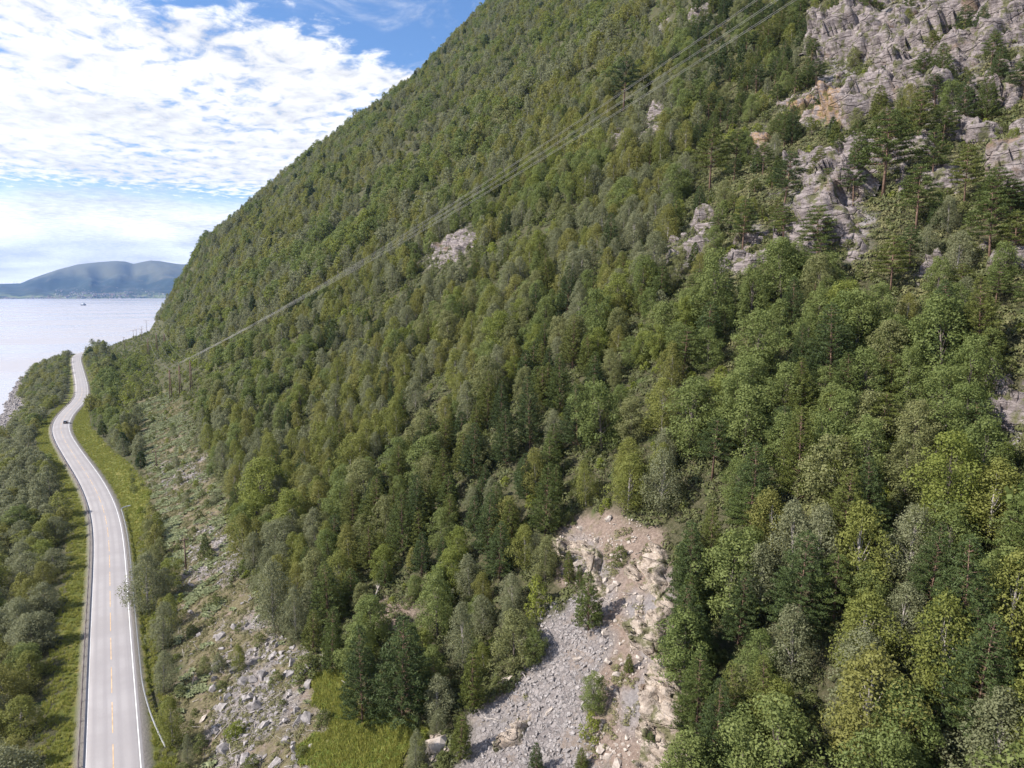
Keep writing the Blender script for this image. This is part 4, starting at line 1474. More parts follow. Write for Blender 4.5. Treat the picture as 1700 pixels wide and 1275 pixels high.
# landmarks that trees are described by
ANCH = [(60, 1230, 'at the bottom left of the road'), (60, 1090, 'left of the near straight road'), (60, 960, 'left of road facing roadside birches'),
        (70, 850, 'on the fjord side of the bend'), (40, 760, 'between the road bend and the shore'), (90, 640, 'between the far road and the fjord'), (170, 680, 'uphill of the car'),
        (190, 610, 'right of the far straight road'), (205, 740, 'on the bank above the bend'), (225, 830, 'above the guardrail start'), (300, 600, 'around the wooden power poles'),
        (250, 570, 'on the bench beyond the power poles'), (330, 720, 'at the top of the bracken clearing'), (400, 800, 'along the right edge of bracken'), (430, 930, 'beside the lower bracken clearing'),
        (300, 1050, 'among the roadside birch row'), (480, 1010, 'at the top of the boulder field'), (420, 1180, 'in the grey boulder field'), (590, 1220, 'on the yellow grass patch'), (640, 1080, 'above the yellow grass patch'),
        (700, 1180, 'between yellow grass and scree'), (760, 1060, 'left of the grey scree'), (840, 1220, 'at the foot of the grey scree'), (820, 970, 'up-left of the scree head'), (990, 1150, 'on the bare scree'),
        (1000, 850, 'just above the scree head'), (1150, 1000, 'at the upper right scree border'), (1170, 1200, 'at the lower right scree border'), (560, 900, 'in the lower mixed wood'),
        (680, 900, 'in the wood above the hollow'), (780, 850, 'at the conifer clump foot'), (880, 720, 'in the conifer clump'), (560, 760, 'in grey birch wood below cables'),
        (680, 680, 'in grey birch wood at mid-slope'), (500, 660, 'in birch wood beside the poles'), (780, 580, 'in the birch wood under the cables'), (640, 560, 'just below the power cables'),
        (900, 480, 'in birch wood below the crag'), (1050, 560, 'in the middle of the slope'), (1080, 700, 'right of the conifer clump'), (1060, 380, 'below the small dark crag'),
        (1200, 640, 'on the slope below the rock strip'), (1180, 460, 'beside the narrow rock strip'), (1230, 300, 'left of the pale lower cliff'), (1180, 180, 'left of the big overhang'),
        (1330, 470, 'under the pale lower cliff'), (1390, 280, 'between overhang and lower cliff'), (1560, 240, 'on ledges right of overhang'), (1560, 400, 'below the cliff ledges'), (1660, 420, 'on rocks at the right margin'),
        (1450, 600, 'in the wood below the cliffs'), (1620, 600, 'by the right margin slab'), (1320, 780, 'in wood below the layered pine'), (1300, 950, 'in the wood right of scree'),
        (1480, 760, 'left of the right margin slab'), (1500, 900, 'in the middle lower wood'), (1650, 880, 'by the right margin hollow'), (1320, 1150, 'in bottom wood right of scree'),
        (1480, 1080, 'in the bottom broadleaf wood'), (1620, 1130, 'in the bottom right wood corner'), (1500, 1240, 'on the wood bottom edge'), (1450, 60, 'on top of the overhang'), (900, 200, 'high on the far slope'),
        (700, 330, 'on the far slope above the cables'), (450, 500, 'on the far slope above the poles'), (1250, 60, 'high beside the cables')]
AX = np.array([a[0] for a in ANCH]); AY = np.array([a[1] for a in ANCH])
ORD = ['leftmost'] + [q + '-from-left' for q in 'second third fourth fifth sixth seventh eighth ninth tenth eleventh twelfth thirteenth fourteenth fifteenth sixteenth'.split()]



def zone(px_, py_):
    return ANCH[int(np.argmin((AX - px_) ** 2 + (AY - py_) ** 2))][2]


BANDS = {1: [''], 2: ['upper', 'lower'], 3: ['upper', 'middle', 'lower'], 4: ['top', 'upper', 'lower', 'bottom'], 5: ['top', 'upper', 'middle', 'lower', 'bottom'],
         6: ['top', 'upper', 'upper middle', 'lower middle', 'lower', 'bottom'], 7: ['top', 'upper', 'upper middle', 'middle', 'lower middle', 'lower', 'bottom']}


def name_all(items):
    """items: (id, px, py, plural description) -> {id: (label, group)}; rows and ordinals tell the members of one description apart"""
    by = {}
    for i, a, b, d in items:
        by.setdefault((d, zone(a, b)), []).append((a, b, i))
    out = {}
    for (d, z), v in by.items():
        nb = min(7, max(1, math.ceil(len(v) / 13)))
        v.sort(key=lambda q: q[1])
        cut = [v[len(v) * k // nb: len(v) * (k + 1) // nb] for k in range(nb)]
        for row, name in zip(cut, BANDS[nb]):
            row.sort()
            for k, (_, _, i) in enumerate(row):
                if len(v) == 1:
                    lab = f'only one of the {d} {z}'
                else:
                    lab = (f'{name} row: ' if name else '') + f'{ORD[min(k, 15)]} of {d} {z}'
                if len(lab.replace('-', ' ').split()) > 16:
                    print('LONG', len(lab.split()), lab)
                out[i] = (lab, f'{d} {z}')
    return out


ind = np.where(is_ind)[0]
items = [(int(i), float(px[i]), float(py[i] - app[i] * 0.5), f'{LEAF[LKEY[kind[i]]][int(hue[i])][0]} {PLUR[kind[i]]}') for i in ind if i not in land_lab]
labels = name_all(items)
for i in ind:
    i = int(i)
    k = kind[i]
    ps = protos(k, 0)
    cr, tr, _ = ps[int(r_ := RNG.integers(len(ps)))]
    sc = hgt[i] / HGT[k]
    if i in land_lab:
        lab, grp = land_lab[i], None
    else:
        lab, grp = labels[i]
    e = link(NAME[k], None, loc=(cx[i], cy[i], cz[i]), rot=(tilt[i, 0], tilt[i, 1], rz_all[i]), scale=(sc * wide[i], sc * wide[i], sc), label=lab, category=CAT[k])
    if grp:
        e['group'] = grp
    link('stems' if k == 'shrub' else 'trunk', tr, e)
    link('foliage' if k == 'shrub' else 'crown', cr[int(hue[i])], e)

# the rest of the forest, past what can be picked apart
rest = np.where(~is_ind)[0]
for grpname, kinds_, lab in (('birch_forest', ('birch',), 'grey-green birch forest covering the mountainside'), ('broadleaf_forest', ('broad',), 'mixed green broadleaf forest on the mountainside'),
                             ('pine_forest', ('pine', 'oldpine', 'tallpine'), 'scattered dark pines in the mountain forest'), ('undergrowth', ('shrub',), 'low bushes and undergrowth between the trees')):
    srcs, rows = [], []
    for k in kinds_:
        for lod in (1, 2):
            sel = [i for i in rest if kind[i] == k and ((pd[i] < 330) == (lod == 1))]
            if not sel:
                continue
            b0 = len(srcs)
            ps = protos(k, lod)
            nh = len(LEAF[LKEY[k]])
            for _, _, js in ps:
                for hh in range(nh):
                    srcs.append(source('tree_source', js[hh]))
            for i in sel:
                rows.append((i, b0 + int(RNG.integers(len(ps))) * nh + int(hue[i])))
    ii = np.array([r[0] for r in rows]); ids = np.array([r[1] for r in rows])
    sc = np.array([hgt[i] / HGT[kind[i]] for i in ii])
    scatter(grpname, srcs, np.stack([cx[ii], cy[ii], cz[ii]], 1), np.stack([tilt[ii, 0], tilt[ii, 1], rz_all[ii]], 1), np.stack([sc * wide[ii], sc * wide[ii], sc], 1), ids, label=lab)
print('TREES', N_ALL, 'individual', len(ind), {nm: int(sum(NAME[k] == nm for k in kind)) for nm in CAP})


# ------------------------------------------------------------------ bracken, grass, heath
def frond_mesh(kind_, seed):
    rng = np.random.default_rng(seed)
    V, F, T = [], [], []
    if kind_ == 'fern':
        for k in range(9):
            a = k * 0.7 + rng.uniform(0, 0.4); L = rng.uniform(0.45, 0.8)
            d = np.array([math.cos(a), math.sin(a)]); p = np.array([-d[1], d[0]])
            b = len(V); w = 0.16
            for t, z, ww in ((0.05, 0.1, 0.05), (0.5, 0.55, w), (1.0, 0.42, 0.02)):
                for sg in (-1, 1):
                    V.append((d[0] * L * t + p[0] * ww * sg, d[1] * L * t + p[1] * ww * sg, z * rng.uniform(0.85, 1.1)))
            F += [(b, b + 1, b + 3, b + 2), (b + 2, b + 3, b + 5, b + 4)]
            T += [rng.uniform(0, 1)] * 6
    elif kind_ == 'grass':
        for k in range(22):
            a = rng.uniform(0, 6.28); r = rng.uniform(0, 0.32); L = rng.uniform(0.25, 0.5)
            x, y = math.cos(a) * r, math.sin(a) * r
            b = len(V); q = rng.uniform(0, 6.28); dx, dy = math.cos(q) * 0.05, math.sin(q) * 0.05
            lx, ly = rng.normal(0, 0.16, 2)
            V += [(x - dx, y - dy, -0.05), (x + dx, y + dy, -0.05), (x + lx + dx * 0.3, y + ly + dy * 0.3, L), (x + lx - dx * 0.3, y + ly - dy * 0.3, L)]
            F.append((b, b + 1, b + 2, b + 3)); T += [rng.uniform(0, 1)] * 4
    else:
        for k in range(40):
            d = rng.normal(0, 1, 3); d[2] = abs(d[2]); d /= np.linalg.norm(d)
            c = d * np.array([0.45, 0.45, 0.32]); b = len(V)
            a = np.cross(d, rng.normal(0, 1, 3)); a /= np.linalg.norm(a); e = np.cross(d, a)
            V += [tuple(c - a * 0.1), tuple(c + e * 0.06), tuple(c + a * 0.1), tuple(c - e * 0.06)]
            F.append((b, b + 1, b + 2, b + 3)); T += [rng.uniform(0, 1)] * 4
    return np.array(V), np.array(F), np.array(T)


def cover_source(kind_, seed, mat):
    V, F, T = frond_mesh(kind_, seed)
    me = mesh_np(kind_, V, F, mats=[mat]); attr(me, 'tint', T)
    return source(kind_ + '_source', me)


def cover(name, kind_, mat, num, box, keep, smin, smax, label):
    x = RNG.uniform(box[0], box[1], num); y = RNG.uniform(box[2], box[3], num)
    z = H(x, y)
    a, b, d = proj(x, y, z)
    q_ = 42 * 100 / np.maximum(d, 60)
    a = a + fbm(x / 4.5, y / 4.5, octv=4, seed=401) * q_; b = b + fbm(x / 4.5, y / 4.5, octv=4, seed=411) * q_
    k = keep(x, y, z, a, b, d) & (d > 20) & (a > -260) & (a < 2200) & (b < 1700)
    x, y, z = x[k], y[k], z[k]
    q = len(x)
    sc = RNG.uniform(smin, smax, q)
    scatter(name, [cover_source(kind_, s, mat) for s in (1, 2, 3)], np.stack([x, y, z], 1), np.stack([x * 0, x * 0 - 0.2 * (x > 12), RNG.uniform(0, 6.28, q)], 1), np.stack([sc, sc, sc * RNG.uniform(0.7, 1.2, q)], 1), RNG.integers(0, 3, q), label=label)


def anyp(a, b, polys):
    m = np.zeros(np.shape(a), bool)
    for p in polys:
        m |= inpoly(a, b, p)
    return m


pn = lambda x, y, s, k: fbm(x / s, y / s, octv=2, seed=k)
cover('patch_herbs', 'fern', M['herb'], 26000, (10, 50, 50, 130), lambda x, y, z, a, b, d: anyp(a, b, GRASSY) & (pn(x, y, 2.5, 310) > 0.02), 0.35, 0.8, 'green leafy herbs in the yellow grass patch')
cover('bracken', 'fern', M['fern'], 90000, (6, 60, 60, 400), lambda x, y, z, a, b, d: (anyp(a, b, BRACKEN) & (pn(x, y, 3, 301) > -0.1) & (pn(x, y, 9, 315) > -0.12) & (RNG.random(len(x)) < 0.7)) | (anyp(a, b, CLEAR) & ~anyp(a, b, GRASSY + TALUS) & (pn(x, y, 4, 302) > 0.12)), 0.4, 1.05, 'pale bracken covering the clearing beside the forest edge')
cover('heath', 'heath', M['heath'], 95000, (6, 75, 50, 400), lambda x, y, z, a, b, d: (anyp(a, b, GRASSY) & (pn(x, y, 3, 309) > 0.15)) | (anyp(a, b, CLEAR) & ~anyp(a, b, GRASSY) & (pn(x, y, 2.2, 303) > -0.22)) | (anyp(a, b, DIRT) & (pn(x, y, 3, 304) > 0.28)), 0.4, 1.1, 'brown heath and low scrub on the clearing')


cover('cliff_heath', 'heath', M['heath'], 60000, (70, 260, 20, 190), lambda x, y, z, a, b, d: (a > 1180) & (b < 760) & ~((softpoly(a, b, CLIFF, 4) > 0.6) & (pn(x, y, 5, 306) < -0.02)) & (pn(x, y, 4, 307) > -0.35), 0.6, 1.9, 'brownish heath on the ledges round the cliffs')
cover('forest_floor', 'heath', M['floor'], 110000, (10, 190, -80, 300), lambda x, y, z, a, b, d: ~anyp(a, b, OPEN) & (pn(x, y, 4, 308) > -0.4), 0.7, 2.2, 'low green growth on the forest floor')


def verge_keep(x, y, z, a, b, d):
    s = s_at(x, y)
    return ((s > 5.0) & (s < np.interp(y, [0, 200, 235, 420, 460, 900], [7.5, 8.0, 13, 12, 7, 6]))) | ((s < -5.2) & (s > -np.interp(y, [0, 300, 340, 460, 900], [10.5, 9, 10.5, 8.5, 6])))


cover('verge_grass', 'grass', M['grass'], 50000, (-36, 16, 40, 480), verge_keep, 0.6, 1.3, 'yellow-green grass on both road verges')
cover('slope_grass', 'grass', M['grass'], 90000, (10, 50, 50, 130), lambda x, y, z, a, b, d: anyp(a, b, GRASSY) & (pn(x, y, 3, 305) > -2), 0.5, 1.7, 'yellow-green grass patch at the foot of the slope')


# ------------------------------------------------------------------ stones
def stone_mesh(seed, mat, flat=0.6, n_=16):
    import bmesh
    rng = random.Random(seed)
    bm = bmesh.new()
    for k in range(n_):
        d = Vector((rng.gauss(0, 1), rng.gauss(0, 1), rng.gauss(0, 1))).normalized()
        d = Vector([max(-0.72, min(0.72, c)) for c in d])
        bm.verts.new((d.x * rng.uniform(0.8, 1.15), d.y * 0.72 * rng.uniform(0.8, 1.1), d.z * flat))
    bmesh.ops.convex_hull(bm, input=bm.verts)
    for vv in [q for q in bm.verts if not q.link_faces]:
        bm.verts.remove(vv)
    me = bpy.data.meshes.new('stone')
    bm.to_mesh(me); bm.free()
    me.materials.append(mat)
    return me


BOULD = {True: [stone_mesh(s, M['pale_stone'], 0.45 + 0.1 * (s % 4)) for s in range(8)], False: [stone_mesh(s + 20, M['stone'], 0.4 + 0.12 * (s % 4)) for s in range(8)]}
ZREG = [(TALUS[0], 105, False, 'grey boulders', 0.35, 1.5), (SCREE[0], 40, False, 'grey blocks', 0.25, 0.6), (DIRT[0], 90, True, 'pale tan rocks', 0.28, 0.9), (TALUS[1], 16, False, 'grey stones', 0.4, 0.9), (TALUS[2], 22, False, 'grey stones', 0.4, 0.9),
        ([(285, 960), (400, 960), (430, 1030), (345, 1060), (292, 1150)], 24, False, 'weathered stones', 0.3, 0.8)]
binfo = []
brng = random.Random(11)
for poly, cnt, pale, desc, s0_, s1_ in ZREG:
    xs = [p[0] for p in poly]; ys = [p[1] for p in poly]
    c = 0
    while c < cnt:
        a, b = brng.uniform(min(xs), max(xs)), brng.uniform(min(ys), min(1272, max(ys)))
        if not inpoly(np.array([a]), np.array([b]), poly)[0]:
            continue
        h_ = hit(a, b)
        c += 1
        if h_ is None:
            continue
        size = s0_ + (s1_ - s0_) * brng.random() ** 2.2
        binfo.append((a, b, h_, size, pale, desc, None))
# single rocks one can point to
for a, b, size, pale, lab, st in ((500, 1122, 2.3, False, 'long tilted grey slab rock above the brush pile', (1.4, 0.5, 0.55)), (452, 1068, 0.9, False, 'squarish grey boulder at the top of the boulder field', (1, 1, 0.8)),
                                  (337, 1196, 1.0, True, 'tan boulder beside the roadside birches', (1.2, 1, 0.9)), (357, 1176, 0.8, False, 'grey boulder just above the tan boulder', (1, 1, 0.9)), (356, 1216, 1.1, False, 'tall grey block below the tan boulder', (0.8, 0.9, 1.5)),
                                  (728, 1240, 1.9, True, 'big tan rock beside the yellow-green pine', (1.0, 0.9, 1.3)), (965, 935, 1.3, True, 'large pale slab at the left of the scree head', (1.5, 0.8, 0.6)), (1010, 978, 1.5, True, 'rounded pale slab uphill of the lone pine', (1.0, 1.2, 0.7)),
                                  (908, 1184, 0.8, True, 'single pale block lying in the grey scree', (1.3, 1, 0.6)), (960, 1094, 0.7, True, 'pale block on bare ground below the lone pine', (1.3, 1, 0.6)), (1117, 1123, 0.8, True, 'pale block at right border of the scree', (0.8, 1, 1.2)),
                                  (394, 922, 1.4, False, 'grey rock outcrop at the right side of the bracken clearing', (1.2, 1, 0.7)), (375, 920, 1.1, False, 'pale grey stone next to the clearing outcrop', (1.4, 0.8, 0.5)), (665, 1212, 0.6, False, 'small grey stone under the big dense pine', (1, 1, 0.8)),
                                  (840, 1130, 1.0, True, 'tan rock on the slope left of the scree', (1.3, 1, 0.7)), (1660, 700, 1.6, False, 'grey block on the slab near the right margin', (1.4, 1, 0.6))):
    h_ = hit(a, b)
    binfo.append((a, b, h_, size, pale, lab, st))
bl = name_all([(i, q[0], q[1], q[5]) for i, q in enumerate(binfo) if q[6] is None])
for i, (a, b, h_, size, pale, desc, st) in enumerate(binfo):
    me = BOULD[pale][brng.randrange(8)]
    st = st or (1, 1, 1)
    o = link('boulder', me, loc=(h_[0], h_[1], h_[2] + size * 0.12), rot=(brng.uniform(-0.3, 0.3), brng.uniform(-0.9, -0.2), brng.uniform(0, 6.28) if st == (1, 1, 1) else brng.uniform(-0.6, -0.2)), scale=tuple(size * k for k in st), category='rock')
    if i in bl:
        o['label'], o['group'] = bl[i]
    else:
        o['label'] = desc


def stones(name, num, box, keep, s0_, s1_, pale, label):
    x = RNG.uniform(box[0], box[1], num); y = RNG.uniform(box[2], box[3], num)
    z = H(x, y)
    a, b, d = proj(x, y, z)
    k = keep(x, y, z, a, b, d) & (d > 20)
    x, y, z = x[k], y[k], z[k]
    q = len(x)
    sc = s0_ + (s1_ - s0_) * RNG.random(q) ** 2.5
    src = [source('stone_source', m_) for m_ in (BOULD[True] if pale else BOULD[False])]
    scatter(name, src, np.stack([x, y, z + sc * 0.1], 1), RNG.uniform(-1, 1, (q, 3)) * np.array([0.5, 0.5, 3.1]), np.stack([sc, sc, sc], 1) * RNG.uniform(0.75, 1.2, (q, 3)), RNG.integers(0, len(src), q), label=label)


stones('scree_stones', 42000, (25, 75, 45, 130), lambda x, y, z, a, b, d: anyp(a, b, SCREE), 0.07, 0.46, False, 'fine grey loose stones of the scree chute')
stones('slope_rubble', 30000, (25, 90, 40, 130), lambda x, y, z, a, b, d: anyp(a, b, DIRT[:1]) & (pn(x, y, 3, 311) > -0.1), 0.08, 0.42, True, 'pale tan rubble on the bare slope')
stones('talus_rubble', 30000, (8, 60, 50, 400), lambda x, y, z, a, b, d: anyp(a, b, TALUS) & (fbm(x / 4, y / 4, octv=3, seed=77) > -0.06), 0.12, 0.7, False, 'grey rubble between the boulders of the clearing')
stones('shore_rubble', 26000, (-90, -30, 380, 760), lambda x, y, z, a, b, d: (z > SEA - 0.4) & ((z < SEA + 3.4 + 2 * pn(x, y, 20, 313)) | (anyp(a, b, SHORE) & (pn(x, y, 6, 314) > -0.1))), 0.4, 1.5, False, 'grey boulders along the fjord shore')


# ------------------------------------------------------------------ dead wood
def dead_wood(a, b, length, ang, label, rad=0.07, twigs=0, up=0.12, mat='dead_wood', name='dead_branch'):
    h_ = hit(a, b)
    rng = random.Random(int(a * 7 + b))
    root = link(name, None, loc=(h_[0], h_[1], h_[2]), label=label, category='dead wood')
    d = Vector((math.cos(ang), math.sin(ang), 0))
    ends = []
    for t in (-0.5, -0.1, 0.25, 0.5):
        p = d * length * t
        gz = float(H(h_[0] + p.x, h_[1] + p.y) - h_[2])
        ends.append(Vector((p.x + rng.uniform(-0.05, 0.05), p.y, gz + 0.10 + up * (t + 0.5) * length * 0.5)))
    mb = MB(); mb.tube(ends, [rad, rad * 0.85, rad * 0.6, rad * 0.3], 6)
    mb.obj('stem', M[mat], root)
    for k in range(twigs):
        t = rng.uniform(0.3, 1.0)
        i = min(2, int(t * 3)); p0 = ends[i].lerp(ends[i + 1], t * 3 - i)
        dirn = (d * rng.uniform(0.2, 1) + Vector((rng.uniform(-0.8, 0.8), rng.uniform(-0.8, 0.8), rng.uniform(0.1, 0.9)))).normalized()
        L = length * rng.uniform(0.18, 0.4)
        mid_ = p0 + dirn * L * 0.5 + Vector((0, 0, 0.06))
        m2_ = MB(); m2_.tube([p0, mid_, p0 + dirn * L], [rad * 0.45, rad * 0.3, rad * 0.1], 4)
        m2_.obj('branch', M[mat], root)
    return root


dead_wood(625, 990, 6.5, 0.9, 'fallen bare tree lying across the dark hollow', 0.13, 9, 0.25)
dead_wood(640, 945, 4.5, 1.5, 'bare dead branches above the fallen tree in the hollow', 0.09, 12, 0.9)
dead_wood(735, 935, 4.0, 0.3, 'grey dead branches in the gap of the mixed wood', 0.08, 8, 0.3)
dead_wood(320, 1140, 3.2, 1.3, 'pale snapped log standing near the roadside birches', 0.10, 1, 0.6)
dead_wood(325, 960, 3.6, -0.4, 'white dead log at the top of the lower clearing', 0.08, 1)
dead_wood(374, 1085, 3.0, 2.6, 'pale dead log in the middle of the clearing', 0.07, 2)
dead_wood(410, 1110, 2.6, 0.8, 'forked pale branch on the grassy clearing', 0.06, 4)
dead_wood(372, 1210, 3.4, 0.5, 'pale log leaning on the tall grey block', 0.08, 1)
dead_wood(455, 1090, 3.0, 1.9, 'spiky dead branch cluster beside the squarish boulder', 0.06, 9, 0.5)
dead_wood(520, 1215, 2.2, 2.2, 'bleached curved branch at the edge of the brush pile', 0.05, 3)
dead_wood(1560, 745, 7.0, 0.2, 'bleached dead treetop below the slab near the right margin', 0.09, 12, 0.5)
dead_wood(1600, 905, 9.0, 2.3, 'long pale dead trunk in the broadleaf wood by the right margin', 0.10, 8, 0.6)
dead_wood(1545, 640, 5.0, 0.7, 'bare grey branches under the cliff wood', 0.07, 10, 0.6)
dead_wood(1616, 50, 5.0, 0.5, 'white dead pine branch on top of the cliff', 0.09, 5, 0.4)
dead_wood(1130, 440, 7.0, 0.6, 'fallen trunk along the narrow rock strip', 0.12, 5, 0.2)
tw = MB(); tw.tube([(-0.5, 0, 0.05), (0.1, 0.06, 0.09), (0.5, 0, 0.12)], [0.035, 0.028, 0.01], 4, False)
tw.tube([(0.1, 0.06, 0.09), (0.35, 0.3, 0.2)], [0.02, 0.006], 3, False)
twm = tw.mesh('twig', M['dead_wood'])
tx_ = RNG.uniform(8, 60, 9000); ty_ = RNG.uniform(60, 330, 9000)
tz_ = H(tx_, ty_)
ta_, tb_, td_ = proj(tx_, ty_, tz_)
kk = (anyp(ta_, tb_, CLEAR) & ~anyp(ta_, tb_, GRASSY) & (pn(tx_, ty_, 3, 321) > -0.1)) | (anyp(ta_, tb_, DIRT) & (RNG.random(9000) < 0.2))
tx_, ty_, tz_ = tx_[kk], ty_[kk], tz_[kk]
q = len(tx_); sc = 0.5 + 1.6 * RNG.random(q) ** 2
scatter('twig_litter', [source('twig_source', twm)], np.stack([tx_, ty_, tz_ + 0.12], 1), np.stack([RNG.normal(0, 0.2, q), RNG.normal(-0.35, 0.2, q), RNG.uniform(0, 6.28, q)], 1), np.stack([sc, sc, sc], 1), np.zeros(q, int), label='bleached twigs and sticks strewn over the clearing')
# the brush pile: many thin sticks nobody would count
h_ = hit(490, 1190)
mb = MB()
r = random.Random(3)
for k in range(150):
    x, y = r.gauss(0, 1.4), r.gauss(0, 2.6)
    a = r.gauss(2.3, 0.5); L = r.uniform(0.6, 2.0)
    X_, Y_ = h_[0] + x, h_[1] + y
    z = float(H(X_, Y_)); dz_ = float(H(X_ + math.cos(a) * L, Y_ + math.sin(a) * L)) - z
    mb.tube([(X_, Y_, z + 0.1 + r.uniform(0, 0.5)), (X_ + math.cos(a) * L, Y_ + math.sin(a) * L, z + dz_ + 0.1 + r.uniform(0, 0.4))], [0.03, 0.012], 3)
mb.obj('brush_pile', M['dead_wood'], kind='stuff', label='pile of grey cut twigs beside the yellow grass')


# ------------------------------------------------------------------ power line: poles and cables
def twin_pole(base, top_h, label, arm_dir, group='wooden poles of the power line'):
    root = link('power_pole', None, loc=base, label=label, category='power pole', group=group)
    for sgn in (-1, 1):
        mb = MB()
        f = Vector(arm_dir) * (0.95 * sgn)
        mb.tube([(f.x, f.y, -1.0), (f.x * 0.25, f.y * 0.25, top_h)], [0.24, 0.16], 8)
        mb.obj('leg', M['pole_wood'], root, True)
    for z in (top_h * 0.35, top_h * 0.68):
        q = 0.95 * (1 - 0.75 * z / top_h)
        mb = MB(); mb.tube([(arm_dir[0] * q, arm_dir[1] * q, z), (-arm_dir[0] * q, -arm_dir[1] * q, z)], 0.09, 6)
        mb.obj('brace', M['pole_wood'], root)
    mb = MB()
    for k in range(5):
        mb.tube([(0, 0, top_h + 0.02 + k * 0.14), (0, 0, top_h + 0.09 + k * 0.14)], [0.13, 0.06], 8)
    mb.obj('insulator', M['ceramic'], root)
    return Vector(base) + Vector((0, 0, top_h + 0.7))


def t_pole(base, top_h, label, cross, width, group, posts=1):
    root = link('utility_pole', None, loc=base, label=label, category='utility pole', group=group)
    c = Vector((math.cos(cross), math.sin(cross), 0))
    for o in ([0] if posts == 1 else [-1, 1]):
        mb = MB(); mb.tube([tuple(c * o * width * 0.28 + Vector((0, 0, -0.8))), tuple(c * o * width * 0.28 + Vector((0, 0, top_h)))], [0.19, 0.13], 8)
        mb.obj('pole', M['pole_wood'], root, True)
    mb = MB(); mb.tube([tuple(c * -width / 2 + Vector((0, 0, top_h - 0.3))), tuple(c * width / 2 + Vector((0, 0, top_h - 0.3)))], 0.11, 6)
    mb.obj('crossarm', M['pole_wood'], root)
    for o in (-0.46, 0, 0.46):
        mb = MB(); mb.tube([tuple(c * o * width + Vector((0, 0, top_h - 0.2))), tuple(c * o * width + Vector((0, 0, top_h + 0.25)))], [0.09, 0.06], 6)
        mb.obj('insulator', M['ceramic'], root)
    return Vector(base) + Vector((0, 0, top_h + 0.2))


def height_px(base, npx):
    return npx / FPX * proj(base.x, base.y, base.z)[2]


topsA = []
for b_, lab in zip(POLE_A, ('twin-legged wooden pole nearest the road, tallest of the three', 'twin-legged wooden pole, middle one of the three', 'twin-legged wooden pole highest up the slope of the three')):
    topsA.append(twin_pole(b_, height_px(b_, 48), lab, (0.6, 0.8, 0)))
topsB = []
for (a, b, hp), lab in zip(((247, 592, 30), (261, 586, 32), (274, 580, 26)), ('thin pole of the second row, nearest the road', 'thin pole of the second row, middle one', 'thin pole of the second row, highest on the slope')):
    g_ = ground_at(a, b)
    topsB.append(twin_pole(g_, height_px(g_, hp), lab, (0.7, 0.7, 0), 'poles of the second row beyond the bench'))
topsC = []
for (a, b, hp, wd2, n_), lab in zip(((222, 551, 15, 6, 1), (231, 549, 15, 9, 2), (236, 556, 14, 4, 1), (244, 548, 22, 6, 1), (235, 566, 14, 3, 1)),
                                   ('small crossarm pole on the skyline, leftmost there', 'two-legged crossarm pole on the skyline against the fjord', 'short pole just right of the two-legged skyline pole', 'tallest crossarm pole on the skyline by the mountain edge', 'short pole below the skyline poles on the bench')):
    g_ = hit(a, b)
    if g_ is None:
        g_ = hit(a, b + 6)
    if g_ is None:
        g_ = hit(a, b + 12)
    g_ = Vector(tuple(float(q) for q in g_))
    topsC.append(t_pole(g_, height_px(g_, hp), lab, -0.5, wd2, 'crossarm poles on the skyline', n_))
for (a, b, hp), lab in zip(((309, 946, 54), (260, 774, 26), (207, 582, 22), (214, 620, 26)), ('thin local-line pole at the lower end of the bracken clearing', 'thin local-line pole at the left edge of the bracken', 'thin local-line pole above the far road', 'thin local-line pole among trees right of the far road')):
    g_ = ground_at(a, b)
    t_pole(g_, height_px(g_, hp), lab, 0.1, 1.8, 'thin poles of the local line')


def cable(a, b, sag, label, rad=0.045, n_=40, group='cables of the power line', mat='wire'):
    a, b = Vector(a), Vector(b)
    P = []
    for i in range(n_ + 1):
        t = i / n_
        p = a.lerp(b, t); p.z -= sag * 4 * t * (1 - t)
        P.append(p)
    mb = MB(); mb.tube(P, rad, 5)
    mb.obj('power_cable', M[mat], label=label, category='cable', group=group)


def wire_target(px_, py_, dist):
    dx, dy, dz = ray(px_, py_)
    k = dist / math.hypot(dx, dy)
    return Vector((dx * k, dy * k, CH + dz * k))


wd3 = ('upper', 'middle', 'lower')
for k, (a, e) in enumerate(zip((topsA[2], topsA[1], topsA[0]), ((1258, 0, 205), (1292, 0, 200), (1322, 0, 196)))):
    t1 = wire_target(*e)
    tt_ = 1 / 1.22
    t1.z += 6.0 * 4 * tt_ * (1 - tt_)
    far_end = a + (t1 - a) * 1.22
    for j, o in enumerate((0, 0.45)):
        cable(a + Vector((0, 0, o)), far_end + Vector((0, 0, o)), 6.0, f'{wd3[k]} power cable pair climbing the slope, {"lower" if j == 0 else "upper"} strand', 0.034)
for k in range(3):
    for j, o in enumerate((0, 0.5)):
        cable(topsA[k] + Vector((0, 0, o)), topsB[k] + Vector((0, 0, o)), 5.0, f'{("low", "middle", "high")[k]} sagging cable between pole rows, {"lower" if j == 0 else "upper"} strand', 0.022, mat='wire_dull')
    cable(topsB[k], topsC[(1, 3, 3)[k]], 3.0, f'{("low", "middle", "high")[k]} thin cable running to the skyline poles', 0.022, mat='wire_dull')


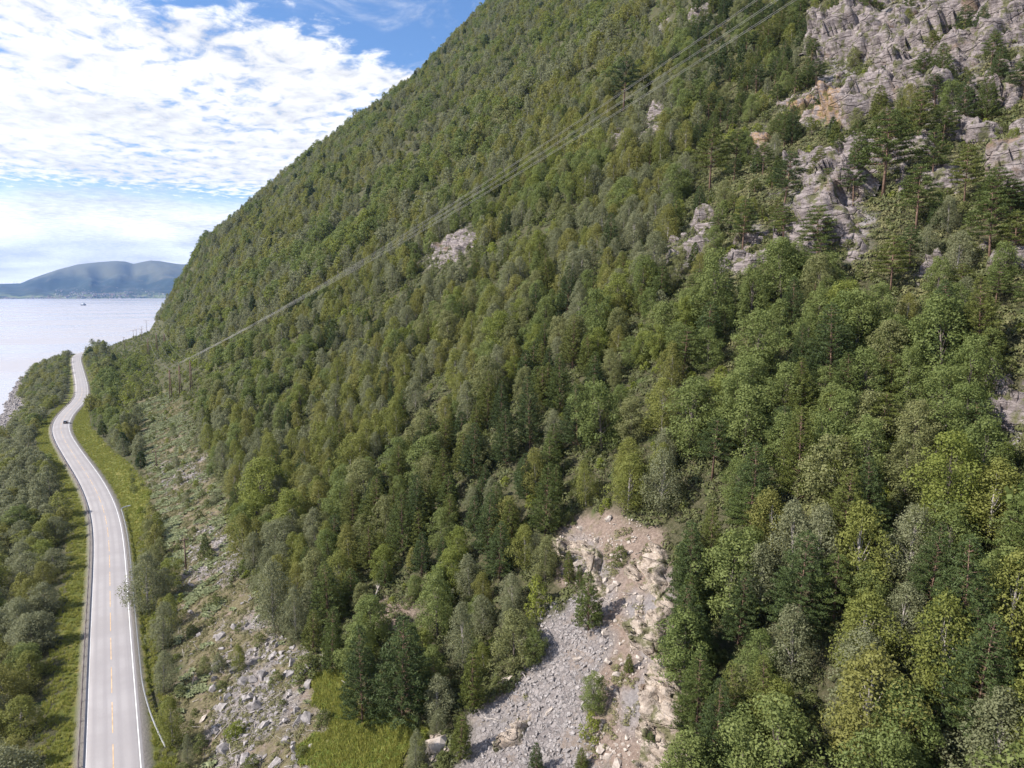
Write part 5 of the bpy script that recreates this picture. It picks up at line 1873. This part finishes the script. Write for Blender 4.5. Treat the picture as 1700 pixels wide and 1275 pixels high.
# ------------------------------------------------------------------ car
def car():
    yv = 405.5
    x = float(road_x(yv)) + 1.75; t_ = float(np.interp(yv, ry, tx))
    rz = -math.atan(t_)
    root = link('car', None, loc=(x, yv, 0.045), rot=(0, 0, rz), label='dark car with pale roof driving away on the road bend', category='car')
    paint = principled('dark_car_paint', (0.022, 0.024, 0.03), 0.25, 0.1, 1.0, spec=0.6)
    glass = principled('car_glass', (0.03, 0.035, 0.04), 0.08, 0.1, 1.0, spec=0.8)
    roofm = principled('car_roof', (0.42, 0.40, 0.42), 0.3, 0.1, 1.0, spec=0.6)
    rub = principled('tyre_rubber', (0.02, 0.02, 0.02), 0.9, 0.2, 1.0)
    rim = principled('wheel_rim', (0.5, 0.5, 0.52), 0.4, 0.1, 1.0)
    red = principled('tail_lamp', (0.35, 0.02, 0.02), 0.3, 0.1, 1.0)
    wht = principled('head_lamp', (0.8, 0.8, 0.8), 0.2, 0.05, 1.0)

    def loft(secs):
        mb = MB(); n_ = len(secs[0])
        for s in secs:
            mb.v += s
        for i in range(len(secs) - 1):
            for k in range(n_):
                mb.f.append((i * n_ + k, i * n_ + (k + 1) % n_, (i + 1) * n_ + (k + 1) % n_, (i + 1) * n_ + k))
        mb.f.append(tuple(reversed(range(n_)))); mb.f.append(tuple((len(secs) - 1) * n_ + k for k in range(n_)))
        return mb
    secs = []
    for y, w, z0_, z1_ in ((-2.15, 0.72, 0.42, 0.80), (-2.05, 0.84, 0.28, 0.95), (-1.2, 0.90, 0.24, 1.00), (0.6, 0.90, 0.24, 0.96), (1.6, 0.88, 0.26, 0.86), (2.1, 0.80, 0.30, 0.74), (2.22, 0.66, 0.40, 0.62)):
        secs.append([(-w * 0.92, y, z0_), (w * 0.92, y, z0_), (w, y, (z0_ + z1_) / 2), (w * 0.9, y, z1_), (-w * 0.9, y, z1_), (-w, y, (z0_ + z1_) / 2)])
    loft(secs).obj('body', paint, root)
    secs = []
    for y, w, z1_ in ((-1.95, 0.74, 0.97), (-1.35, 0.66, 1.42), (0.1, 0.66, 1.45), (1.05, 0.74, 0.96)):
        secs.append([(-0.76, y, 0.93), (0.76, y, 0.93), (w, y, z1_), (-w, y, z1_)])
    loft(secs).obj('cabin_glass', glass, root)
    mb = MB(); mb.box((0, -0.62, 1.455), (1.22, 1.42, 0.05), 0, 0.93); mb.obj('roof', roofm, root)
    for sx in (-1, 1):
        for y in (-1.35, 1.35):
            mb = MB(); mb.tube([(sx * 0.70, y, 0.31), (sx * 0.91, y, 0.31)], 0.31, 14)
            w_ = mb.obj('wheel', rub, root)
            mb = MB(); mb.tube([(sx * 0.90, y, 0.31), (sx * 0.925, y, 0.31)], 0.19, 10); mb.obj('rim', rim, w_)
        mb = MB(); mb.box((sx * 0.62, -2.11, 0.78), (0.30, 0.10, 0.14)); mb.obj('tail_light', red, root)
        mb = MB(); mb.box((sx * 0.58, 2.14, 0.60), (0.32, 0.12, 0.13)); mb.obj('headlight', wht, root)
        mb = MB(); mb.box((sx * 0.98, 0.72, 1.0), (0.2, 0.12, 0.14)); mb.obj('mirror', paint, root)
    mb = MB(); mb.box((0, -2.17, 0.58), (0.5, 0.03, 0.11)); mb.obj('number_plate', wht, root)


car()


# ------------------------------------------------------------------ ferry
def ferry():
    dx, dy, dz = ray(138.5, 507.0)
    t_ = (SEA - CH) / dz
    root = link('ferry', None, loc=(dx * t_, dy * t_, SEA), rot=(0, 0, R_(62)), label='small white car ferry crossing the fjord', category='ferry')
    hull = principled('ferry_hull', (0.045, 0.06, 0.09), 0.5, 0.1, 0.2)
    wht = principled('ferry_white', (0.75, 0.76, 0.78), 0.5, 0.08, 0.2)
    win = principled('ferry_window', (0.03, 0.04, 0.05), 0.2, 0.1, 0.2)
    mb = MB()
    sh = [(-22, 3), (-19, 6), (-10, 7), (10, 7), (19, 6), (22, 3)]
    v_ = []
    for z, k in ((-1.5, 0.86), (5.0, 1.0)):
        v_.append([(x * k, y * k, z) for x, y in sh] + [(x * k, -y * k, z) for x, y in reversed(sh)])
    mb.v = v_[0] + v_[1]; n_ = 12
    mb.f = [tuple(reversed(range(n_))), tuple(n_ + k for k in range(n_))] + [(k, (k + 1) % n_, n_ + (k + 1) % n_, n_ + k) for k in range(n_)]
    mb.obj('hull', hull, root)
    mb = MB(); mb.box((0, 0, 6.6), (32, 13, 3.2)); mb.obj('car_deck', wht, root)
    mb = MB(); mb.box((0, 0, 9.9), (20, 11, 3.4)); mb.obj('saloon', wht, root)
    for sy in (-1, 1):
        mb = MB(); mb.box((0, sy * 5.5, 10.2), (18, 0.1, 1.2)); mb.obj('window_band', win, root)
    w_ = MB(); w_.box((2, 0, 13.1), (7, 8, 3.0), 0, 0.9); wh = w_.obj('wheelhouse', wht, root)
    mb = MB(); mb.box((2, 0, 13.4), (7.1, 7.9, 1.1), 0, 0.97); mb.obj('wheelhouse_window', win, wh)
    mb = MB(); mb.tube([(2, 0, 14.4), (2, 0, 20.5)], [0.35, 0.12], 8); mb.obj('mast', wht, root)
    mb = MB(); mb.box((-6, 0, 13.2), (3, 3, 3.4), 0, 0.8); mb.obj('funnel', hull, root)


ferry()

# ------------------------------------------------------------------ haze: the air between here and the far mountain
HZ = 3.9e-5
hz = MB()
hz.box((0, 5900, 470), (33000, 20600, 1068))
m, t, out = mat_new('air')
pv = t.new('ShaderNodeVolumePrincipled')
pv.inputs['Color'].default_value = (0.26, 0.50, 1.0, 1)
pv.inputs['Density'].default_value = HZ
pv.inputs['Anisotropy'].default_value = 0.35
t.link(pv.outputs[0], out.inputs['Volume'])
hz.obj('haze', m, kind='stuff')
